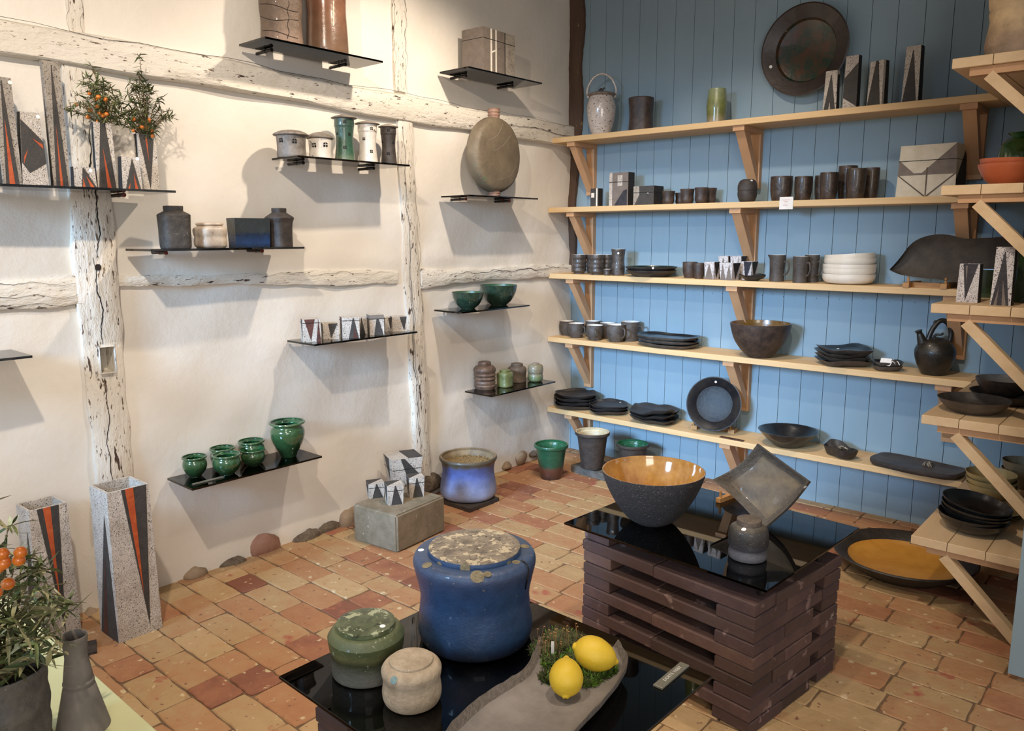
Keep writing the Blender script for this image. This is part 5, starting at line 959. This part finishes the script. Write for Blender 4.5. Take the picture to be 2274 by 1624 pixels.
# ================================================================== brick plinths with smoked glass tops
def plinth(label, F0, yaw, Lx, Ly, courses, ch, top_extra, seed, off):
    """dry-laid open brick plinth; F0 = front right corner seen from the camera; local x runs left (-Lx..0), y runs back (0..Ly)"""
    t = E('brick_plinth', (F0[0], F0[1], 0), label, 'plinth', None, yaw); rnd = random.Random(seed); n = 0
    def brick(x0, y0, x1, y1, k):
        j = lambda: rnd.uniform(-.003, .003); b = B(); g = .0012
        b.box((x0+g+j(), y0+g+j(), k*ch+.0004), (x1-g+j(), y1-g+j(), (k+1)*ch-.0008), 0, t=min(max(rnd.gauss(.45, .2), 0), 1), bev=.0035, rz=rad(rnd.uniform(-.5, .5)))
        b.build('brick', STACKB, t, smooth=False, tone=True)
    w = .108
    for k in range(courses):
        if (k+off) % 2 == 0:   # full ring
            m = -Lx*rnd.uniform(.42, .56); brick(-Lx, 0, m, w, k); brick(m, 0, 0, w, k)
            brick(-Lx, Ly-w, m, Ly, k); brick(m, Ly-w, 0, Ly, k)
            brick(-w, w, 0, Ly-w, k); brick(-Lx, w, -Lx+w, Ly-w, k)
        else:
            brick(-w-.02, 0, 0, Ly*.34, k); brick(-w-.01, Ly*.34, 0, Ly-w-.055, k); brick(-Lx, 0, -Lx+w+.01, Ly*.5, k); brick(-Lx, Ly*.5, -Lx+w, Ly-w-.055, k)
            brick(-.21, Ly-w, 0, Ly, k); brick(-Lx, Ly-w, -Lx+.2, Ly, k)
    if top_extra: brick(-Lx+.004, .004, -Lx+w, .2, courses); brick(-Lx+.004, .24, -Lx+w, Ly-.004, courses)
    return t
def glass_top(label, corner, yaw, lx, ly, z, pads):
    t = E('glass_table_top', (corner[0], corner[1], z), label, 'table top', None, yaw)
    b = B(); b.box((-lx, 0, -.008), (0, ly, 0), 0, bev=.0012); b.build('glass_panel', SMOKET, t, smooth=False)
    for (x, y) in pads: b = B(); b.tube([(x, y, -.0082), (x, y, -pads_h)], .011, 14); b.build('rubber_pad', BLACKROD, t)
    return t
f1 = at(1680, 1345, z=.397)
plinth('open dry-laid plinth of thin dark red bricks under the rear glass top', (f1[0], f1[1]), rad(-7), .645, .50, 10, .0397, True, 5, 1)
pads_h = .047
glass_top('rear smoked glass table top carrying the amber bowl and tilted dish', (2.222, -2.075), rad(-3.6), .725, .64, .446, [(-.045, .06), (-.03, .40)])
plinth('open dry-laid plinth of thin dark red bricks under the front glass top', (2.165, -3.145), rad(-1.3), .505, .52, 10, .0385, False, 8, 0)
pads_h = .0248
glass_top('front smoked glass table top carrying the blue jar and lemons', (2.262, -3.158), rad(-1.3), .729, .660, .410, [(-.15, .06), (-.15, .48), (-.56, .06), (-.56, .48)])
z1, z2 = .446, .410
# ---- things on the rear top
t, bd, _, _ = pot('big_bowl', 'big rough black bowl with glossy amber inside on the rear glass top', 'bowl', (1337, 1012, 1567.5, 1171.5), z1, vessel([(.30, 0), (.33, .012), (.50, .12), (.72, .38), (.88, .66), (.97, .88), (1, 1)], .028, .04, 6), [BOWLOUT, AMBER], segs=96, wob=.004)
t, bd, L, _ = pot('lidded_jar', 'small smoky raku jar with waist and flat lid in front of the tilted dish', 'jar', (1616.5, 1143, 1708, 1253), z1, vessel([(.80, 0), (.93, .02), (.97, .12), (.93, .27), (1.0, .36), (1, .6), (.92, .76), (.66, .84)], .06, .04), TABJAR, parts=[('lid', lid([(.62, .83), (.62, .95), (.58, .985), (.3, 1.0)]), mat('raku_lid', '4f4740', '6d6052', 14, .5, .4, 60))], segs=64, wob=.008)
sticker(L[0] if False else bd, 1652, 1176, .0065)
# tilted square dish with rolled rims
cpx = {'t': (1698, 981), 'r': (1812, 1063), 'b': (1709, 1169), 'l': (1599, 1061)}
Pb = Vector(at(*cpx['b'], z=z1+.004)); Y0 = Pb.y
Pl, Pt, Pr = Vector(at(*cpx['l'], Y=Y0+.045)), Vector(at(*cpx['t'], Y=Y0+.115)), Vector(at(*cpx['r'], Y=Y0+.055))
nrm = (Pr-Pl).cross(Pt-Pb).normalized(); nrm = nrm if nrm.dot(Vector(fw)) < 0 else -nrm
K = 26; V, F = [], []
def dpt(u, v, s):
    p = Pb*(1-u)*(1-v)+Pr*u*(1-v)+Pl*(1-u)*v+Pt*u*v
    # edges sag inward between the corners
    e = lambda q: math.sin(math.pi*q)
    c = (Pb+Pt+Pl+Pr)/4; pull = .028*(e(u)*(abs(2*v-1)**3)+e(v)*(abs(2*u-1)**3)); p = p+(c-p)*pull
    d = min(u, 1-u, v, 1-v); rim = .026*math.exp(-(d/.07)**2)+.004*math.sin(u*9+v*7)*.5
    curl = .03*(abs(2*u-1)*abs(2*v-1))**2; return p+nrm*(rim+curl-.0)-nrm*(.018 if s else 0)
for s in (0, 1):
    for i in range(K+1):
        for j in range(K+1): 
            uu = .5-.5*math.cos(math.pi*i/K); vv = .5-.5*math.cos(math.pi*j/K); V.append(dpt(uu, vv, s))
n1 = (K+1)**2; Mi = []
for i in range(K):
    for j in range(K):
        a = i*(K+1)+j; F += [(a, a+K+1, a+K+2, a+1), (n1+a, n1+a+1, n1+a+K+2, n1+a+K+1)]; r_ = 1 if (i < 6 or j < 6 or i > K-7 or j > K-7) else 0; Mi += [r_, r_]
for j in range(K): F += [(j, j+1, n1+j+1, n1+j), (K*(K+1)+j, n1+K*(K+1)+j, n1+K*(K+1)+j+1, K*(K+1)+j+1)]; Mi += [1, 1]
for i in range(K): a = i*(K+1); F += [(a, n1+a, n1+a+K+1, a+K+1), (a+K, a+2*K+1, n1+a+2*K+1, n1+a+K)]; Mi += [1, 1]
zmin = min(v.z for v in V); V = [v+Vector((0, 0, z1+.0008-zmin)) for v in V]
o = O('square_dish', V, F, [SQDISH, SQRIM], Mi, angle=60); props(o, 'square stoneware dish standing on its corner, leaning back on the rear glass top', 'dish'); sticker(o, 1788, 1082, .006)
dz_ = z1+.0008-zmin; bk = (Pt*.6+Pb*.4)-nrm*.02+Vector((0, 0, dz_))
st_ = E('dish_stand', (Pb.x, Pb.y, z1), 'small wooden easel holding the tilted square dish', 'stand')
q = at(1604, 1104, z=z1+.006); q = Vector(q)-st_.location
for sx in (0, 1):
    a_ = Vector((q.x+.02+sx*.13, q.y+.02-sx*.03, .009)); b = B(); b.bar(a_+Vector((-.01, -.075+.04*sx, 0)), a_+Vector((.015, .10, 0)), .018, .016); b.build('foot', EASEL, st_, smooth=False)
    b = B(); e = a_+Vector((-.007, -.062+.04*sx, .006)); b.tube([e, e+Vector((0, 0, .026))], .0045, 8); b.build('peg', EASEL, st_)
b = B(); b.bar((q.x+.02, q.y+.09, .012), (q.x+.17, q.y+.06, .012), .018, .016); b.build('rail', EASEL, st_, smooth=False)
# ---- things on the front top
BJ = vessel([(.80, 0), (.88, .02), (.93, .10), (.94, .2), (.90, .42), (.90, .55), (.97, .76), (1.0, .85), (.99, .90), (.95, .935), (.86, .945), (.78, .935), (.775, .90)], .05, .04, 5)
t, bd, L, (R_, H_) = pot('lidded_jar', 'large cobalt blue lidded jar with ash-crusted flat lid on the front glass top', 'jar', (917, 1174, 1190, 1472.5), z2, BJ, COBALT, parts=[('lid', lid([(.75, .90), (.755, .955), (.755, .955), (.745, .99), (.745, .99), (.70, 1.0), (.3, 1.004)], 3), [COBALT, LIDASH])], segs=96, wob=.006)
ll = L[0]; zt = H_*.985
for p in ll.data.polygons: p.material_index = 1 if p.center.z > zt else 0
sticker(bd, 935, 1222, .0075)
rn = random.Random(6)
for k, (px, py, r_) in enumerate([(948, 1256, .012), (976, 1256, .009), (1033, 1262, .012), (1131, 1253, .008), (1146, 1249, .010), (1060, 1281, .016), (1082, 1276, .010), (1165, 1214, .012)]):
    o_ = bd if k not in (1, 2, 3) else ll
    d = disc('glaze_patch', o_, px, py, r_, mat('ash_patch', '8f8468', '6a5e46', 30, .7, .6), o_, th=.0008)
b = B(); P = [px_on(bd, x, y) for x, y in [(1158, 1246), (1166, 1252), (1172, 1262), (1171, 1280), (1168, 1296), (1166, 1308)]]; P = [p[0]+p[1]*.0008-t.location for p in P if p[0] is not None]
if len(P) > 2: b.tube(arc(P, 3), .0022, 6); b.build('glaze_run', mat('black_run', '0e0d0c', '14110f', 6, .2, 0, coat=.5), t)
t, bd, L, _ = pot('lidded_jar', 'mossy green lidded jar at the left of the front glass top', 'jar', (726.5, 1350, 898.5, 1530.5), z2, vessel([(.84, 0), (.90, .03), (.92, .12), (.93, .4), (.97, .55), (1.0, .72), (.99, .76), (.88, .86), (.78, .885), (.76, .87)], .05, .04, 5), GREENJ, parts=[('lid', lid([(.74, .86), (.76, .90), (.76, .955), (.74, .985), (.5, 1.0)], 3), GREENL)], segs=80, wob=.008)
sticker(L[0], 849.5, 1391, .0065, t)
t, bd, L, _ = pot('lidded_jar', 'cream stone-like lidded jar, smallest on the front glass top', 'jar', (846, 1438, 981, 1588.5), z2, vessel([(.72, 0), (.86, .03), (.95, .13), (.98, .28), (.94, .52), (.98, .68), (.98, .78), (.88, .88), (.72, .925)], .06, .04, 5), CREAMJ, parts=[('lid', lid([(.70, .915), (.72, .945), (.66, .985), (.3, 1.0)], 3), CREAMJ)], segs=72, wob=.014)
disc('glaze_patch', bd, 875, 1511, .008, mat('blue_patch', '5f8a96', '8f9a8c', 30, .2, 0, coat=.6), bd)
# long trough dish
Lp = [(1197, 1437), (1187, 1460), (1166, 1500), (1128, 1526), (1064, 1567), (1005, 1622), (975, 1668), (960, 1700)]
Rp_ = [(1372, 1447), (1394, 1476), (1381, 1517), (1343, 1568), (1291, 1624), (1262, 1668), (1250, 1700), (1244, 1725)]
LL, RR = arc([(*at(x, y, z=z2+.03)[:2], 0) for x, y in Lp], 5), arc([(*at(x, y, z=z2+.03)[:2], 0) for x, y in Rp_], 5)
K = 18; V, F, Mi = [], [], []
for s in (0, 1):
    for i in range(len(LL)):
        for j in range(K+1):
            f = j/K; p = LL[i].lerp(RR[i], f); d = min(f, 1-f); rim = .024*math.exp(-(d/.055)**2)+.012*(abs(2*f-1)**2); en = .012*math.exp(-(i/2.2)**2)
            rough = .0007*math.sin(i*2.3+j)*(d < .08)
            V.append((p.x+(0 if not (j in (0, K)) else .0008*math.sin(i*1.7)), p.y+.0004*math.sin(i*2.9+j), z2+.013+rim+en+rough-(.0115 if s else 0)))
n1 = len(LL)*(K+1); nl = len(LL)
for i in range(nl-1):
    for j in range(K):
        a = i*(K+1)+j; F += [(a, a+1, a+K+2, a+K+1), (n1+a, n1+a+K+1, n1+a+K+2, n1+a+1)]; r_ = 1 if (j < 1 or j > K-2) else 0; Mi += [r_, r_]
    a = i*(K+1); F += [(a, a+K+1, n1+a+K+1, n1+a), (a+K, n1+a+K, n1+a+2*K+1, a+2*K+1)]; Mi += [1, 1]
for i in (0, nl-1):
    for j in range(K): a = i*(K+1)+j; F.append((a, n1+a, n1+a+1, a+1)); Mi.append(1)
o = O('trough_dish', V, F, [GUTTER, GUTRIM], Mi, angle=60); props(o, 'long grey curved trough dish with rough pale rims, holding moss and lemons', 'dish')
# lemons
def lemon(label, cpx, cz, r, L_, axis, seed):
    c = Vector(at(*cpx, z=cz)); pf = [(0, -1.0), (.10, -.99), (.17, -.93), (.26, -.86), (.52, -.74), (.80, -.48), (.97, -.15), (1.0, .08), (.93, .38), (.74, .64), (.46, .81), (.26, .89), (.20, .95), (.12, .995), (0, 1.0)]
    pf = spl(pf, 3); q = Vector(axis).normalized().to_track_quat('Z', 'Y'); rn = random.Random(seed)
    V = [q @ Vector((x*r, y*r, w*L_/2)) for x, y, w in gen(pf, 36, wob=.02, seed=seed)]; F, _ = faces(pf, 36)
    o = O('lemon', V, F, LEMON, None, None, c); props(o, label, 'fruit', 'lemons on the trough dish')
    b = B(); b.tube([q @ Vector((0, 0, L_/2*.965)), q @ Vector((0, 0, L_/2*1.02))], .0036, 8); b.build('stem_scar', STEMD, o); return o
lemon('lemon lying sideways on the moss, the one further back', (1322, 1453), z2+.062, .0375, .108, (-.80, -.50, .30), 3)
lemon('lemon with its stem end facing the viewer, nearer the front', (1257, 1504), z2+.056, .0365, .090, (.38, -.52, -.55), 9)
# moss
def moss(name, label, spots, mats, seed, blade, n):
    rn = random.Random(seed); b = B()
    for (px, py, r, h, mi) in spots:
        c = at(px, py, z=z2+.016)
        for k in range(n):
            a_, q = rn.uniform(0, 6.283), r*math.sqrt(rn.random()); x, y = c[0]+q*math.cos(a_), c[1]+q*math.sin(a_); hh = h*(1-(q/r)**2*.7)*rn.uniform(.4, 1.1)
            z0 = z2+.014+hh*rn.uniform(0, .75); a2 = rn.uniform(0, 6.283); l = blade*rn.uniform(.6, 1.3); el = rn.uniform(.0, 1.2); w = l*.10
            d = Vector((math.cos(a2)*math.cos(el), math.sin(a2)*math.cos(el), math.sin(el))); s_ = d.cross(Vector((0, 0, 1))); s_ = s_.normalized() if s_.length > .01 else Vector((1, 0, 0)); p = Vector((x, y, z0))
            b.add([p-s_*w, p+s_*w, p+d*l*.6+s_*w*.8+Vector((0, 0, .001)), p+d*l, p+d*l*.6-s_*w*.8+Vector((0, 0, .001))], [(0, 1, 2, 3, 4)], mi if rn.random() < .8 else (mi+1) % 2)
    # a dark cushion underneath
    for (px, py, r, h, mi) in spots:
        c = at(px, py, z=z2+.016); pf = [(0, 0), (1, 0), (.95, .3), (.75, .6), (.4, .78), (0, .85)]; V = gen(pf, 18, wob=.1, seed=int(px)); F_, _ = faces(pf, 18); b.add([(c[0]+x_*r*.9, c[1]+y_*r*.9, z2+.014+w_*h*.8) for x_, y_, w_ in V], F_, 1)
    return b
b = moss('moss', '', [(1212, 1452, .038, .045, 1), (1238, 1436, .040, .066, 1), (1270, 1440, .040, .060, 1), (1224, 1476, .030, .035, 0), (1298, 1452, .036, .045, 0), (1312, 1498, .036, .034, 0), (1342, 1490, .030, .030, 0), (1304, 1512, .026, .026, 0), (1221, 1508, .022, .022, 1), (1282, 1470, .036, .04, 0), (1340, 1470, .022, .03, 0)], None, 4, .0135, 900)
rn = random.Random(12)
for k in range(26):
    px, py = rn.uniform(1196, 1290), rn.uniform(1418, 1452); c = at(px, py, z=z2+.06); hh = rn.uniform(.015, .04); lx, ly = rn.uniform(-.008, .008), rn.uniform(-.008, .008)
    p0, p1 = Vector(c)-Vector((0, 0, .01)), Vector(c)+Vector((lx, ly, hh)); b.tube([p0, p0.lerp(p1, .6)+Vector((.001, 0, 0)), p1], .0004, 4, 2); b.tube([p1, p1+Vector((.002, .001, .001)), p1+Vector((.004, .001, -.0005))], .0011, 5, 2)
props(b.build('moss', [MOSSG, MOSSD, MOSSB], smooth=False), 'cushion of green and olive moss with thin fruiting stalks around the lemons', 'moss', kind='stuff')
c = at(1227, 1432, z=z2+.06); b = B(); b.box((c[0]-.003, c[1]-.0005, c[2]-.03), (c[0]+.004, c[1]+.0005, c[2]+.008), rz=.7); props(b.build('plant_tag', PAPER, smooth=False), 'tiny white tag stuck upright in the moss', 'tag')
# engraved name plate
A_, C_ = Vector(at(1460.5, 1526, z=z2+.004)), Vector(at(1520.5, 1475, z=z2+.004)); d_ = (C_-A_); ln = d_.length; mid = (A_+C_)/2
t = E('name_plate', (mid.x, mid.y, z2), 'brushed metal name plate engraved with white letters on the front glass top', 'sign', None, math.atan2(d_.y, d_.x))
b = B(); b.box((-ln/2, -.0115, .0003), (ln/2, .0115, .006), 0, bev=.0008); b.build('plate', METAL, t, smooth=False)
cu = bpy.data.curves.new('lettering', 'FONT'); cu.body = 'DORTE VISBY'; cu.size = .0115; cu.align_x = 'CENTER'; cu.align_y = 'CENTER'; cu.extrude = .0001; cu.space_character = 1.1; cu.materials.append(LETTER)
lo = bpy.data.objects.new('lettering', cu); COL.objects.link(lo); me_ = bpy.data.meshes.new_from_object(lo.evaluated_get(bpy.context.evaluated_depsgraph_get())); bpy.data.objects.remove(lo)
lo = bpy.data.objects.new('lettering', me_); COL.objects.link(lo); lo.parent = t; lo.location = (.004, 0, .0063)
# ================================================================== pale green table at the left with plant and vase
zt = .45
t = E('display_table', (1.35, -3.87, 0), 'pale green painted table in the bottom left corner', 'table')
b = B(); b.box((-.75, -.42, zt-.03), (.62, .432, zt), 0, bev=.002); b.build('tabletop', BOARDG, t, smooth=False)
for sx, sy in ((-.7, -.36), (.56, -.36), (-.7, .38), (.56, .38)): b = B(); b.box((sx-.02, sy-.02, 0), (sx+.02, sy+.02, zt-.0305)); b.build('leg', BOARDG, t, smooth=False)
pot('grey_vase', 'matte grey waisted clay vase with double ridge on the pale green table', 'vase', (122, 1401, 247, 1655), zt, vessel([(1, 0), (.99, .02), (.60, .455), (.60, .455), (.54, .47), (.575, .487), (.59, .50), (.58, .515), (.53, .53), (.55, .545), (.55, .545), (.44, .74), (.42, .79), (.44, .87), (.5, 1)], .05, .04, 3), GREYV, segs=64, wob=.003)
t, bd, _, (R_, H_) = pot('plant_pot', 'ribbed dark grey plant pot on the pale green table, cut by the left edge', 'pot', (-92, 1446, 119, 1745), zt, vessel([(.84, 0), (.90, .03), (.95, .2), (.93, .25), (.97, .4), (.95, .5), (1, .65), (.96, .8), (.99, .9), (.97, 1)], .07, .05, 3), COILPOT, segs=64, wob=.012, zw=.01)
b = B(); pf = [(0, -.04), (.88, -.04), (.88, 0), (.5, .012), (0, .02)]; V = gen(pf, 32, wob=.02, zw=.01); F, _ = faces(pf, 32); b.add([(x*R_, y*R_, H_*.86+q*H_) for x, y, q in V], F); b.build('soil', SOIL, bd, angle=70)
BC = Vector(at(20, 1268, Y=bd.location.y-.08))-Vector((bd.location.x, bd.location.y, zt+H_*.84))
plant('berry_plant', 'bushy olive-leaved plant with orange berries rising from the ribbed grey pot', (bd.location.x, bd.location.y, zt+H_*.84), (.15, .15), .35, (.02, .0), 31, nst=48, nleaf=30, leafL=.040, berries=11, bc=tuple(BC), bs=(.016, .02, .026), br=.0078, mats=(LEAFP, LEAFM, LEAFD))
